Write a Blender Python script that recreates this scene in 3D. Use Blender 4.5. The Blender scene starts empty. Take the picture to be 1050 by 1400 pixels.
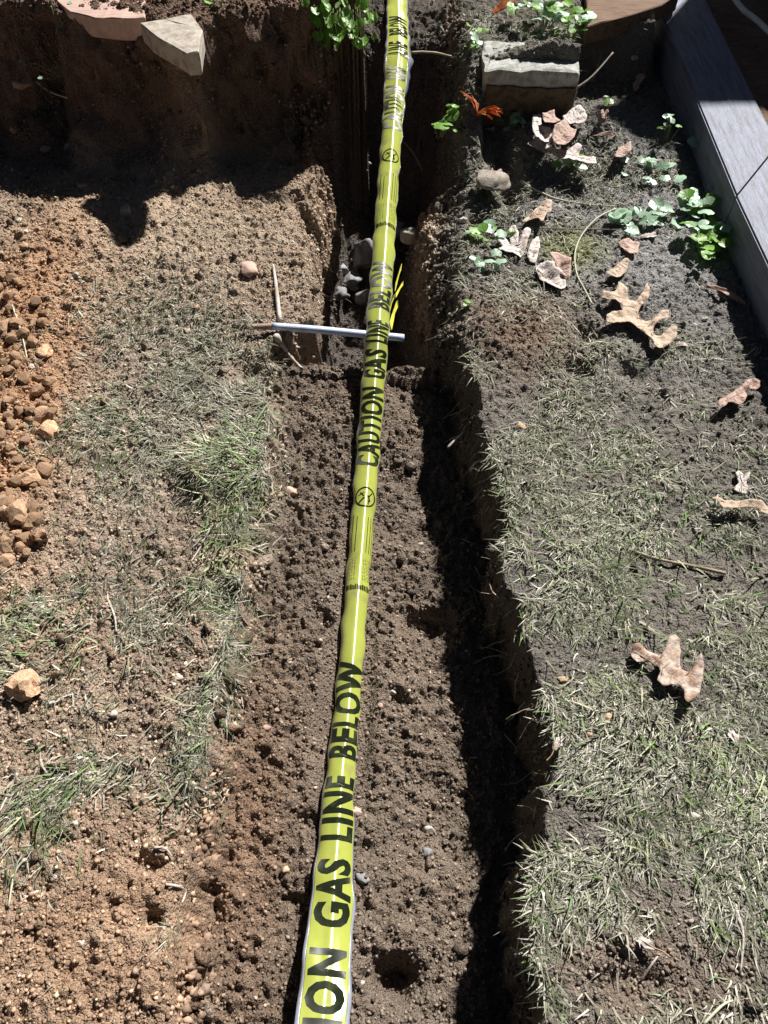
import bpy, bmesh, math, random
import numpy as np
from mathutils import Vector, Matrix, noise as mnoise

random.seed(7); rng = np.random.default_rng(11)
scene = bpy.context.scene
col = scene.collection

# ------------------------------------------------------------------ camera, sky, sun, exposure
CAM_H = 1.5; PITCH = math.radians(56.0); FPX = 1057.0      # focal length in pixels of the 1050 x 1400 photograph
cam = bpy.data.cameras.new('camera'); cam_o = bpy.data.objects.new('camera', cam); col.objects.link(cam_o)
cam_o.location = (0, 0, CAM_H); cam_o.rotation_euler = (math.pi/2 - PITCH, 0, 0)
cam.sensor_fit = 'VERTICAL'; cam.sensor_height = 36.0; cam.lens = 36.0*FPX/1400.0
cam.clip_start = 0.02; cam.clip_end = 400
scene.camera = cam_o
SUN_EL = math.radians(42); SUN_AZ = math.radians(33)       # azimuth from +y towards +x
world = bpy.data.worlds.new('World'); scene.world = world; world.use_nodes = True
wn = world.node_tree.nodes; bg = wn['Background']
sky = wn.new('ShaderNodeTexSky'); sky.sky_type = 'NISHITA'; sky.sun_disc = False
sky.sun_elevation = SUN_EL; sky.sun_rotation = SUN_AZ
world.node_tree.links.new(sky.outputs[0], bg.inputs[0]); bg.inputs[1].default_value = 0.010
sun = bpy.data.lights.new('sun', 'SUN'); sun.energy = 5.0; sun.angle = math.radians(1.1); sun.color = (1.0, 0.965, 0.91)
sun_o = bpy.data.objects.new('sun', sun); col.objects.link(sun_o)
SDIR = Vector((math.sin(SUN_AZ)*math.cos(SUN_EL), math.cos(SUN_AZ)*math.cos(SUN_EL), math.sin(SUN_EL)))
sun_o.rotation_euler = SDIR.to_track_quat('Z', 'Y').to_euler(); sun_o.location = SDIR*6
scene.view_settings.view_transform = 'Standard'; scene.view_settings.look = 'None'
scene.view_settings.gamma = 1.0; scene.view_settings.use_curve_mapping = False
scene.view_settings.exposure = 0.85
scene.render.engine = 'CYCLES'

# ------------------------------------------------------------------ helpers
SP, CP = math.sin(PITCH), math.cos(PITCH)
def ray(u, v):
    a = (u-525.0)/FPX; b = (700.0-v)/FPX
    return np.array([a, CP + b*SP, -SP + b*CP])
def at(u, v, z=0.0):                       # the point at height z that the photograph shows at pixel u, v
    d = ray(u, v); t = (z-CAM_H)/d[2]
    return np.array([d[0]*t, d[1]*t, z])
def smooth(a, b, x):
    t = np.clip((x-a)/(b-a), 0, 1); return t*t*(3-2*t)
_tab = {}
def vn(x, y, f, seed=0):                   # value noise, 0..1
    if seed not in _tab: _tab[seed] = np.random.default_rng(1000+seed).random((257, 257))
    T = _tab[seed]; x = np.asarray(x)*f + 91.7; y = np.asarray(y)*f + 53.1
    xi = np.floor(x).astype(int); yi = np.floor(y).astype(int); fx = x-xi; fy = y-yi
    fx = fx*fx*(3-2*fx); fy = fy*fy*(3-2*fy); xi %= 256; yi %= 256
    return (T[xi, yi]*(1-fx)+T[xi+1, yi]*fx)*(1-fy) + (T[xi, yi+1]*(1-fx)+T[xi+1, yi+1]*fx)*fy
def fbm(x, y, f, seed=0, o=4):
    s = 0; a = 1.0; n = 0
    for i in range(o):
        s = s + a*(vn(x, y, f*2**i, seed+i)-0.5); n += a; a *= 0.55
    return s/n*2
def blob(X, Y, u, v, ru, rv, z=0.0):       # soft ellipse given by its photo centre and pixel radii
    c = at(u, v, z); e = at(u+ru, v, z); n = at(u, v-rv, z)
    return np.exp(-(((X-c[0])/max(abs(e[0]-c[0]), .01))**2 + ((Y-c[1])/max(abs(n[1]-c[1]), .01))**2))

def new_obj(name, me, m=None, parent=None, label=None, cat=None, group=None, kind=None):
    o = bpy.data.objects.new(name, me); col.objects.link(o)
    if m is not None and me is not None and not me.materials: me.materials.append(m)
    if parent is not None: o.parent = parent
    if label: o['label'] = label
    if cat: o['category'] = cat
    if group: o['group'] = group
    if kind: o['kind'] = kind
    return o
def empty(name, loc, label, cat, group=None, rz=0.0):
    o = new_obj(name, None, label=label, cat=cat, group=group); o.location = loc; o.rotation_euler = (0, 0, rz)
    o.empty_display_size = 0.05; return o
def np_mesh(name, V, F, colors=None, smooth_shade=False):
    V = np.ascontiguousarray(V, dtype=np.float32); F = np.ascontiguousarray(F, dtype=np.int32)
    me = bpy.data.meshes.new(name); k = F.shape[1]
    me.vertices.add(len(V)); me.vertices.foreach_set('co', V.ravel())
    me.loops.add(F.size); me.loops.foreach_set('vertex_index', F.ravel())
    me.polygons.add(len(F)); me.polygons.foreach_set('loop_start', np.arange(0, F.size, k, dtype=np.int32))
    me.polygons.foreach_set('loop_total', np.full(len(F), k, dtype=np.int32))
    if smooth_shade: me.polygons.foreach_set('use_smooth', np.ones(len(F), dtype=bool))
    me.update(calc_edges=True)
    if colors is not None:
        a = me.color_attributes.new('Col', 'FLOAT_COLOR', 'POINT')
        c = np.ones((len(V), 4), dtype=np.float32); c[:, :3] = colors; a.data.foreach_set('color', c.ravel())
    return me
def bm_mesh(name, bm, smooth_shade=False):
    me = bpy.data.meshes.new(name); bm.to_mesh(me); bm.free()
    if smooth_shade:
        for p in me.polygons: p.use_smooth = True
    return me
def tube_mesh(name, pts, r0, r1=None, seg=7, wob=0.0):
    r1 = r0 if r1 is None else r1; P = [Vector(p) for p in pts]
    # resample with Catmull-Rom
    Q = []
    for i in range(len(P)-1):
        a = P[max(i-1, 0)]; b = P[i]; c = P[i+1]; d = P[min(i+2, len(P)-1)]
        for k in range(5):
            t = k/5; Q.append(0.5*((2*b)+(c-a)*t+(2*a-5*b+4*c-d)*t*t+(3*b-a-3*c+d)*t**3))
    Q.append(P[-1]); n = len(Q); V = []; F = []
    for i, q in enumerate(Q):
        t = (Q[min(i+1, n-1)]-Q[max(i-1, 0)]).normalized(); up = Vector((0.13, 0.2, 1)).normalized()
        if abs(t.dot(up)) > .95: up = Vector((1, 0, 0))
        s = t.cross(up).normalized(); w = s.cross(t); r = r0+(r1-r0)*i/(n-1)
        r *= 1+wob*(random.random()-.5)*2
        for k in range(seg):
            a = 2*math.pi*k/seg; V.append(q+s*(r*math.cos(a))+w*(r*math.sin(a)))
    for i in range(n-1):
        for k in range(seg): F.append((i*seg+k, i*seg+(k+1) % seg, (i+1)*seg+(k+1) % seg, (i+1)*seg+k))
    F.append(tuple(range(seg))[::-1]); F.append(tuple((n-1)*seg+k for k in range(seg)))
    me = bpy.data.meshes.new(name); me.from_pydata(V, [], F)
    for p in me.polygons: p.use_smooth = True
    return me

# ------------------------------------------------------------------ materials
def mat(name, c, rough=.8, var=.25, scale=60., bump=.0, bscale=200., c2=None, attr=False, spec=.3, metal=0., c2amt=.5, stretch=None, rnd=.0, coat=0., trans=None):
    m = bpy.data.materials.new(name); m.use_nodes = True; nt = m.node_tree; N = nt.nodes; L = nt.links
    b = N['Principled BSDF']; b.inputs['Roughness'].default_value = rough; b.inputs['Metallic'].default_value = metal
    b.inputs['Specular IOR Level'].default_value = spec; b.inputs['Coat Weight'].default_value = coat
    tc = N.new('ShaderNodeTexCoord'); vec = tc.outputs['Object']
    if stretch:
        mp = N.new('ShaderNodeMapping'); mp.inputs['Scale'].default_value = stretch; L.new(vec, mp.inputs[0]); vec = mp.outputs[0]
    if attr:
        a = N.new('ShaderNodeAttribute'); a.attribute_name = 'Col'; base = a.outputs['Color']
    else:
        r = N.new('ShaderNodeRGB'); r.outputs[0].default_value = (*c, 1); base = r.outputs[0]
    if c2:
        n2 = N.new('ShaderNodeTexNoise'); n2.inputs['Scale'].default_value = scale*.35; n2.inputs['Detail'].default_value = 5; L.new(vec, n2.inputs['Vector'])
        rp = N.new('ShaderNodeMapRange'); rp.inputs[1].default_value = .62-c2amt*.3; rp.inputs[2].default_value = .78-c2amt*.3; L.new(n2.outputs['Fac'], rp.inputs[0])
        mx = N.new('ShaderNodeMixRGB'); L.new(rp.outputs[0], mx.inputs[0]); L.new(base, mx.inputs[1]); mx.inputs[2].default_value = (*c2, 1); base = mx.outputs[0]
    n = N.new('ShaderNodeTexNoise'); n.inputs['Scale'].default_value = scale; n.inputs['Detail'].default_value = 6; n.inputs['Roughness'].default_value = .7; L.new(vec, n.inputs['Vector'])
    mr = N.new('ShaderNodeMapRange'); mr.inputs[1].default_value = .25; mr.inputs[2].default_value = .75; mr.inputs[3].default_value = 1-var; mr.inputs[4].default_value = 1+var; L.new(n.outputs['Fac'], mr.inputs[0])
    val = mr.outputs[0]
    if rnd:
        oi = N.new('ShaderNodeObjectInfo'); q = N.new('ShaderNodeMapRange'); q.inputs[3].default_value = 1-rnd; q.inputs[4].default_value = 1+rnd; L.new(oi.outputs['Random'], q.inputs[0])
        mu = N.new('ShaderNodeMath'); mu.operation = 'MULTIPLY'; L.new(val, mu.inputs[0]); L.new(q.outputs[0], mu.inputs[1]); val = mu.outputs[0]
    vm = N.new('ShaderNodeVectorMath'); vm.operation = 'SCALE'; L.new(base, vm.inputs[0]); L.new(val, vm.inputs['Scale']); L.new(vm.outputs[0], b.inputs['Base Color'])
    if bump:
        nb = N.new('ShaderNodeTexNoise'); nb.inputs['Scale'].default_value = bscale; nb.inputs['Detail'].default_value = 5; nb.inputs['Roughness'].default_value = .65; L.new(vec, nb.inputs['Vector'])
        bp = N.new('ShaderNodeBump'); bp.inputs['Strength'].default_value = bump; bp.inputs['Distance'].default_value = .004; L.new(nb.outputs['Fac'], bp.inputs['Height']); L.new(bp.outputs[0], b.inputs['Normal'])
    if trans:
        tr = N.new('ShaderNodeBsdfTranslucent'); L.new(vm.outputs[0], tr.inputs['Color']); ms = N.new('ShaderNodeMixShader'); ms.inputs[0].default_value = trans
        L.new(b.outputs[0], ms.inputs[1]); L.new(tr.outputs[0], ms.inputs[2]); L.new(ms.outputs[0], N['Material Output'].inputs[0])
    return m
M = {}
M['soil'] = mat('soil', None, .95, .5, 260, .7, 420, attr=True, spec=.12)
nt = M['soil'].node_tree; N_ = nt.nodes; prev = [n for n in N_ if n.type == 'BUMP'][0]; tco = [n for n in N_ if n.type == 'TEX_COORD'][0]
for sc_, ds_ in ((150., .006), (320., .003)):
    vo = N_.new('ShaderNodeTexVoronoi'); vo.feature = 'F1'; vo.inputs['Scale'].default_value = sc_; nt.links.new(tco.outputs['Object'], vo.inputs['Vector'])
    bp = N_.new('ShaderNodeBump'); bp.invert = True; bp.inputs['Strength'].default_value = .9; bp.inputs['Distance'].default_value = ds_
    nt.links.new(vo.outputs['Distance'], bp.inputs['Height']); nt.links.new(prev.outputs[0], bp.inputs['Normal']); prev = bp
nt.links.new(prev.outputs[0], N_['Principled BSDF'].inputs['Normal'])
M['crumb'] = mat('crumb', None, .95, .3, 400, .0, attr=True, spec=.12)
M['grass'] = mat('grass', None, .55, .15, 60, attr=True, spec=.3, trans=.2)
M['clay'] = mat('clay', (.56, .37, .24), .95, .4, 130, 1.0, 250, c2=(.43, .265, .165), spec=.1, rnd=.25)
M['clod'] = mat('clod', (.21, .15, .105), .95, .35, 130, .8, 300, c2=(.13, .09, .06), spec=.1, rnd=.2)
M['stone_pale'] = mat('stone_pale', (.50, .45, .39), .8, .25, 90, .4, 250, c2=(.36, .30, .24), rnd=.2)
M['stone_pink'] = mat('stone_pink', (.48, .33, .27), .8, .2, 60, .4, 250, c2=(.36, .22, .17), rnd=.15)
M['stone_tan'] = mat('stone_tan', (.46, .33, .21), .8, .25, 90, .4, 250, c2=(.33, .22, .13), rnd=.2)
M['stone_grey'] = mat('stone_grey', (.26, .26, .265), .75, .35, 40, .6, 150, c2=(.12, .12, .12), rnd=.2)
M['flat_stone'] = mat('flat_stone', (.36, .32, .27), .9, .3, 90, .7, 250, c2=(.24, .20, .16))
M['concrete'] = mat('concrete', (.47, .47, .45), .9, .3, 110, .9, 300, c2=(.30, .31, .27), spec=.2)
M['pink_slab'] = mat('pink_slab', (.52, .36, .30), .85, .2, 40, .4, 220, c2=(.42, .30, .26), stretch=(1, 6, 1))
M['timber'] = mat('timber', (.215, .235, .315), .5, .4, 26, .7, 60, c2=(.15, .155, .19), stretch=(9, .7, 9), spec=.4, c2amt=.45)
M['brown_wood'] = mat('brown_wood', (.20, .125, .08), .8, .3, 30, .5, 120, c2=(.13, .075, .05), stretch=(1.2, 12, 12))
M['fence_wood'] = mat('fence_wood', (.22, .16, .11), .8, .3, 20, .4, 90, c2=(.15, .11, .08), stretch=(12, 12, .8), rnd=.15)
M['tape'] = mat('tape', (.42, .47, .085), .46, .07, 50, .03, 60, c2=(.33, .31, .10), c2amt=.2, spec=1.0)
M['ink'] = mat('ink', (.012, .016, .008), .4, .3, 80, c2=(.04, .05, .02), c2amt=.3, spec=.3)
for k_ in ('tape', 'ink'):
    nt = M[k_].node_tree; tg = nt.nodes.new('ShaderNodeTangent'); tg.direction_type = 'UV_MAP'; tg.uv_map = 'UVMap'
    b_ = nt.nodes['Principled BSDF']; b_.inputs['Anisotropic'].default_value = 1.0; b_.inputs['IOR'].default_value = 2.15 if k_ == 'tape' else 1.45; nt.links.new(tg.outputs[0], b_.inputs['Tangent'])
M['film'] = mat('film', (.27, .29, .36), .22, .15, 60, spec=.7, coat=.6)
M['steel'] = mat('steel', (.52, .60, .80), .4, .15, 50, .15, 200, c2=(.42, .32, .26), c2amt=.12, metal=.1, spec=.5)
M['rust'] = mat('rust', (.36, .24, .19), .8, .35, 120, .5, 300, c2=(.45, .42, .42))
M['stick'] = mat('stick', (.52, .47, .43), .8, .25, 60, .3, 200, c2=(.40, .33, .27))
M['root'] = mat('root', (.42, .34, .26), .85, .25, 60, .4, 200, c2=(.28, .21, .15), rnd=.2)
M['dark_twig'] = mat('dark_twig', (.24, .20, .17), .85, .3, 60, .4, 200)
M['straw'] = mat('straw', (.46, .45, .34), .6, .2, 60, rnd=.15)
M['leaf_tan'] = mat('leaf_tan', (.54, .42, .315), .6, .35, 110, .8, 160, c2=(.44, .31, .21), c2amt=.35, rnd=.12, trans=.12)
M['leaf_pale'] = mat('leaf_pale', (.63, .565, .535), .55, .35, 110, .8, 160, c2=(.48, .38, .34), c2amt=.35, rnd=.12, trans=.12)
M['leaf_pink'] = mat('leaf_pink', (.50, .345, .29), .55, .35, 110, .8, 160, c2=(.44, .27, .21), c2amt=.4, rnd=.12, trans=.12)
M['leaf_dusty'] = mat('leaf_dusty', (.53, .42, .35), .6, .35, 110, .8, 160, c2=(.34, .21, .14), c2amt=.45, trans=.12)
M['leaf_orange'] = mat('leaf_orange', (.62, .17, .03), .6, .3, 70, .25, 120, c2=(.30, .07, .02), c2amt=.4, trans=.35)
M['leaf_vein'] = mat('leaf_vein', (.36, .24, .16), .7, .15, 60)
M['green'] = mat('green', (.22, .42, .07), .45, .25, 60, c2=(.14, .29, .05), rnd=.25, trans=.35, spec=.5)
M['mint'] = mat('mint', (.40, .55, .42), .34, .15, 60, c2=(.26, .45, .25), rnd=.2, trans=.2, spec=.6)
M['stem'] = mat('stem', (.22, .26, .10), .6, .2, 60)
M['yellow_plastic'] = mat('yellow_plastic', (.74, .72, .10), .4, .1, 60)
M['white_paint'] = mat('white_paint', (.72, .72, .74), .5, .1, 60, c2=(.5, .47, .45), c2amt=.2)
M['moss'] = mat('moss', None, .9, .3, 300, .9, 500, attr=True)

# ------------------------------------------------------------------ the ground: one height field, fine where the photo looks, coarse to the horizon
STEP = 0.0042
def axis(a, b):
    core = np.arange(a, b+1e-6, STEP); out = []; d = STEP; p = 0
    while p < 120: d *= 1.22; p += d; out.append(p)
    out = np.array(out); return np.concatenate([a-out[::-1], core, b+out])
ax, ay = axis(-1.5, 1.15), axis(0.0, 3.2)
X, Y = np.meshgrid(ax, ay)                  # [iy, ix]
rows = [  # u, v, z, chord / flat width
    (435, 1480, -.03, 1.0), (441, 1400, -.055, .995), (447, 1330, -.075, .98), (455, 1240, -.095, .95), (460, 1160, -.108, .86), (467, 1060, -.118, .76), (473, 1000, -.122, .72), (482, 900, -.122, .69), (490, 800, -.120, .70), (498, 700, -.108, .73), (506, 600, -.085, .77), (513.5, 500, -.032, .79), (517, 455, .004, .80), (519.5, 420, .022, .80), (526, 340, .045, .80), (531, 260, .07, .80), (537, 180, .105, .82), (541, 120, .135, .88), (544, 78, .170, .95), (545, 50, .168, .95), (544, 0, .165, .93), (541, -60, .16, .93), (538, -130, .15, .93)]
TP = np.array([at(u, v, z) for u, v, z, c in rows]); tS = np.concatenate([[0], np.cumsum(np.linalg.norm(np.diff(TP, axis=0), axis=1))])
# control curves of the trench, read off the photo (v, u) at the height where they lie
def curve(rows):
    p = np.array([at(u, v, z)[:2] for v, u, z in rows]); p = p[np.argsort(p[:, 1])]
    return lambda y: np.interp(y, p[:, 1], p[:, 0])
left_rim = curve([(1500, 225, 0), (1400, 235, 0), (1250, 240, 0), (1150, 252, 0), (1010, 288, 0), (920, 303, 0), (800, 330, 0), (700, 345, 0), (600, 372, 0), (520, 352, 0), (470, 372, 0), (430, 425, 0), (380, 418, 0), (300, 398, 0), (220, 362, 0.03), (140, 372, .15), (60, 425, .40), (0, 480, .40), (-100, 490, .40)])
left_base = curve([(1500, 300, -.15), (1400, 305, -.15), (1250, 305, -.15), (1150, 318, -.15), (1010, 345, -.15), (920, 355, -.15), (800, 378, -.15), (700, 393, -.15), (600, 405, -.15), (520, 395, -.12), (480, 430, -.15), (440, 458, -.3), (350, 478, -.5), (250, 492, -.5), (150, 520, -.5), (50, 530, -.5)])
right_base = curve([(1500, 655, -.17), (1400, 655, -.17), (1250, 655, -.17), (1150, 653, -.17), (1010, 632, -.17), (920, 618, -.17), (800, 610, -.17), (700, 600, -.17), (600, 600, -.16), (520, 598, -.14), (480, 580, -.15), (440, 548, -.3), (350, 537, -.5), (250, 540, -.5), (150, 560, -.5), (50, 570, -.5)])
right_rim = curve([(1500, 742, 0), (1400, 738, 0), (1250, 722, 0), (1150, 742, 0), (1010, 755, 0), (920, 735, 0), (800, 692, 0), (700, 690, 0), (600, 662, 0), (520, 645, 0), (470, 632, 0), (430, 628, 0), (350, 632, 0), (250, 640, 0.02), (190, 640, .05), (120, 640, .15), (60, 645, .2), (0, 652, .2), (-100, 655, .2)])
terr_left = (lambda P: (lambda x: np.interp(x, P[:, 0], P[:, 1])))(np.array([at(u, v, .40)[:2] for u, v in [(-120, 8), (55, 2), (75, 24), (190, 28), (262, 44), (300, 20), (360, 12), (440, 20), (500, 10)]]))
def terr_right(x):
    y1 = at(700, 97, .2)[1]+.03; y2 = at(870, 28, .2)[1]
    return y1+(y2-y1)*smooth(at(793, 97, .2)[0], at(803, 97, .2)[0], x)
def height(X, Y):
    wob = fbm(X, Y, 9, 3, 5)*.022 + fbm(X, Y, 30, 8, 3)*.008
    z = fbm(X, Y, 1.6, 20, 4)*.018
    z += .05*blob(X, Y, 150, 330, 260, 110) + .035*blob(X, Y, 20, 560, 70, 220) - .02*blob(X, Y, 200, 520, 200, 150)
    z += .025*blob(X, Y, 330, 640, 50, 110) + .02*blob(X, Y, 690, 620, 60, 150) + .03*blob(X, Y, 60, 1300, 170, 150)
    xm = np.interp(Y, [0, 4], [0.03, 0.1])
    tl = (.6*smooth(-.10, .03, Y-terr_left(X)+wob*2.6)+.4*smooth(-.22, .05, Y-terr_left(X)+fbm(X, Y, 5, 27, 3)*.12))*.40*(X < xm)
    spur = smooth(at(672, 97, .2)[0], at(655, 97, .2)[0], X)*(X > xm)
    tr_ = smooth(-.03-.32*spur, .03+.1*spur, Y-terr_right(X)+wob*.5)*.185*(X >= xm)*smooth(1.02, .97, X)
    z = z + tl + tr_
    # trench
    lr, lb, rb, rr = left_rim(Y)+wob*(1.2+1.6*smooth(1.8, 2.2, Y)), left_base(Y)+wob, right_base(Y)+wob*.8, right_rim(Y)+fbm(X, Y, 13, 31, 4)*.03+fbm(X, Y, 45, 38, 3)*.012
    lb = np.maximum(lb, lr+.02); rb = np.where(Y < 1.55, rr-.03, np.minimum(rb, rr-.035))
    zf = np.interp(Y, [0, .9, 1.35, 1.5, 1.62, 1.72, 2.3, 2.72, 3.02, 3.3], [-.165, -.165, -.15, -.135, -.15, -.40, -.46, -.40, .10, .14])
    cross = np.clip((X-lb)/(rb-lb+1e-6), 0, 1)
    zf = zf + .035*(1-smooth(0, .75, cross))*(Y < 1.6) + fbm(X, Y, 5, 41, 4)*.03 - .045*smooth(.45, .85, cross)*(Y < 1.58)
    tL = np.clip((X-lr)/(lb-lr), 0, 1); tR = np.clip((rr-X)/(rr-rb), 0, 1)
    near = (Y < 1.6)
    sL = np.where(near, .38*smooth(0, .10, tL)+.62*(tL*.5+.5*smooth(.1, 1, tL)), .85*tL**1.5+.15*smooth(.35, 1, tL))
    sR = np.where(near, smooth(0, .8, tR), np.where(Y < 2.35, .55*tR+.45*smooth(.6, 1, tR), smooth(0, .6, tR)))
    s = np.minimum(sL, sR)
    z = z*(1-s) + zf*s
    # pits and lumps seen in the floor and the banks (u, v, z of place, pixel radii, depth)
    for u, v, zz, ru, rv, d in PITS:
        z = z - d*np.minimum(1, 1.6*blob(X, Y, u, v, ru, rv, zz))
    return z, s
PITS = [(582, 838, -.15, 30, 15, .05), (540, 1338, -.16, 24, 30, .075), (543, 1285, -.16, 32, 22, -.025), (446, 845, -.13, 9, 8, .025), (440, 1030, -.13, 14, 10, .025), (425, 1120, -.13, 16, 12, .02),
        (248, 680, 0, 22, 20, .014), (270, 648, 0, 24, 20, -.012), (345, 505, 0, 18, 14, .04), (318, 840, -.03, 30, 26, .03), (262, 1235, -.02, 20, 40, .045), (208, 1262, 0, 14, 16, .035), (205, 1185, 0, 14, 10, .025),
        (85, 1150, 0, 12, 10, .02), (700, 458, 0, 60, 45, -.03), (800, 455, 0, 16, 10, .03), (790, 505, 0, 18, 10, .03), (865, 510, 0, 18, 10, .025), (760, 192, 0, 85, 40, -.07), (860, 200, 0, 60, 30, -.03), (665, 305, 0, 26, 16, .05), (690, 235, 0, 14, 40, .06), (545, 955, -.15, 12, 9, .02), (590, 945, -.15, 14, 10, .018),
        (245, 265, 0, 12, 22, .02), (480, 150, -.05, 26, 45, -.08), (465, 200, -.1, 20, 20, -.06), (570, 385, -.25, 18, 26, -.06), (500, 360, -.4, 22, 20, -.05), (855, 1285, 0, 16, 12, -.02), (870, 1350, 0, 40, 25, .02), (640, 570, -.1, 15, 25, -.02)]
Z, S = height(X, Y)
# loose crumb relief: strong on bare soil, weak under turf
gA = np.clip(.95*blob(X, Y, 880, 820, 260, 330)+.9*blob(X, Y, 930, 1150, 260, 220)+.5*blob(X, Y, 860, 280, 180, 90)+.45*blob(X, Y, 760, 560, 90, 60), 0, 1)
det = fbm(X, Y, 20, 50, 3)*.010 + fbm(X, Y, 75, 55, 3)*.010 + (1-np.abs(fbm(X, Y, 34, 60, 3)))**3*.005 - np.clip(fbm(X, Y, 28, 65, 3)-.35, 0, 1)*.022
Z = Z + det*(1-.45*gA)*(.8+.35*smooth(.2, .8, S)+1.2*smooth(.02, .3, S)*(1-smooth(.6, .95, S)))
far = np.maximum(np.maximum(np.abs(X)-2.2, Y-4.2), -Y-.6); Z = np.where(far > 0, Z*np.exp(-np.clip(far, 0, 20)*.5)+.1*(1-np.exp(-np.clip(far, 0, 20)))*fbm(X, Y, .3, 5, 2), Z)
NY, NX = Z.shape
# Worley granules: rounded crumbs parted by sharp creases
def worley(x, y, cell, seed):
    r_ = np.random.default_rng(seed); J = r_.random((512, 512, 3)); gx = np.floor(x/cell).astype(int); gy = np.floor(y/cell).astype(int); best = np.full(x.shape, 9.); hh = np.zeros(x.shape)
    for a in (-1, 0, 1):
        for b in (-1, 0, 1):
            cc = J[(gx+a) % 512, (gy+b) % 512]; d = ((gx+a+cc[..., 0])*cell-x)**2+((gy+b+cc[..., 1])*cell-y)**2
            d = d/cell**2; k = d < best; best = np.where(k, d, best); hh = np.where(k, cc[..., 2], hh)
    return best, hh
sl = (slice(np.searchsorted(ay, -1e-9), np.searchsorted(ay, 3.2)+1), slice(np.searchsorted(ax, -1.5-1e-9), np.searchsorted(ax, 1.15)+1))
gx_, gy_ = X[sl]+fbm(X[sl], Y[sl], 60, 68, 2)*.004, Y[sl]+fbm(X[sl], Y[sl], 60, 71, 2)*.004
w1, h1 = worley(gx_, gy_, .021, 5); w2, h2 = worley(gx_, gy_, .0125, 6)
rough = (1-.55*gA[sl])*(1-.7*smooth(.1, .3, S[sl])*(1-smooth(.7, .95, S[sl]))*(Y[sl] < 1.6))*(1-.45*blob(X[sl], Y[sl], 200, 320, 260, 110))*(1-.25*(X[sl] < -.25))*(.75+.5*vn(X[sl], Y[sl], 4, 39))
Z[sl] += ((.55-np.minimum(w1, .9))*.0085*(.25+.95*h1**1.5)+(.5-np.minimum(w2, .9))*.0075*(.3+h2))*rough*np.clip(.55+1.2*vn(X[sl], Y[sl], 9, 36), .5, 1.4)
# stamped clumps of soil, so that the surface breaks into crumbs and not into waves
cx = rng.uniform(-1.4, 1.3, 5200); cy = rng.uniform(0, 3.0, 5200); cr = .004+.012*rng.random(5200)**3
ix0 = np.searchsorted(ax, -1.5-1e-9); iy0 = np.searchsorted(ay, -1e-9)
for a, b, r in zip(cx, cy, cr):
    i = int(round((a+1.5)/STEP))+ix0; j = int(round(b/STEP))+iy0; k = int(r/STEP)+2
    i1, i2, j1, j2 = i-k, i+k+1, j-k, j+k+1
    if i1 < 0 or j1 < 0 or i2 >= NX or j2 >= NY: continue
    dx = X[j1:j2, i1:i2]-a; dy = Y[j1:j2, i1:i2]-b
    th = np.arctan2(dy, dx); rr_ = r*(1+.35*np.sin(2*th+a*900)+.25*np.sin(3*th+b*700))
    dd = np.clip(1.25-np.sqrt(dx*dx+dy*dy)/rr_, 0, .6)
    Z[j1:j2, i1:i2] += dd*r*.75*(1-.6*gA[j, i])*(.7+.6*rng.random(dd.shape))
tx_ = np.interp(Y, TP[:, 1], TP[:, 0]); tz_ = np.interp(Y, TP[:, 1], TP[:, 2]); dt_ = np.abs(X-tx_)
cap = tz_-.034+.9*np.clip(dt_-.042, 0, 1); Z = np.where((Y < 1.62) & (Y > -.05) & (dt_ < .12), np.minimum(Z, cap+(Z-cap)*.12), Z)
def H(x, y):                                # bilinear ground height
    x = np.asarray(x, float); y = np.asarray(y, float)
    i = np.clip(np.searchsorted(ax, x)-1, 0, NX-2); j = np.clip(np.searchsorted(ay, y)-1, 0, NY-2)
    fx = (x-ax[i])/(ax[i+1]-ax[i]); fy = (y-ay[j])/(ay[j+1]-ay[j])
    return (Z[j, i]*(1-fx)+Z[j, i+1]*fx)*(1-fy)+(Z[j+1, i]*(1-fx)+Z[j+1, i+1]*fx)*fy
def hit(u, v):                              # where the sight line of a photo pixel meets the ground
    d = ray(u, v); t = np.linspace(.8, 6, 1600); P = d[None, :]*t[:, None]; P[:, 2] += CAM_H
    k = np.argmax(P[:, 2] < H(P[:, 0], P[:, 1])); return Vector(P[k])
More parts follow.
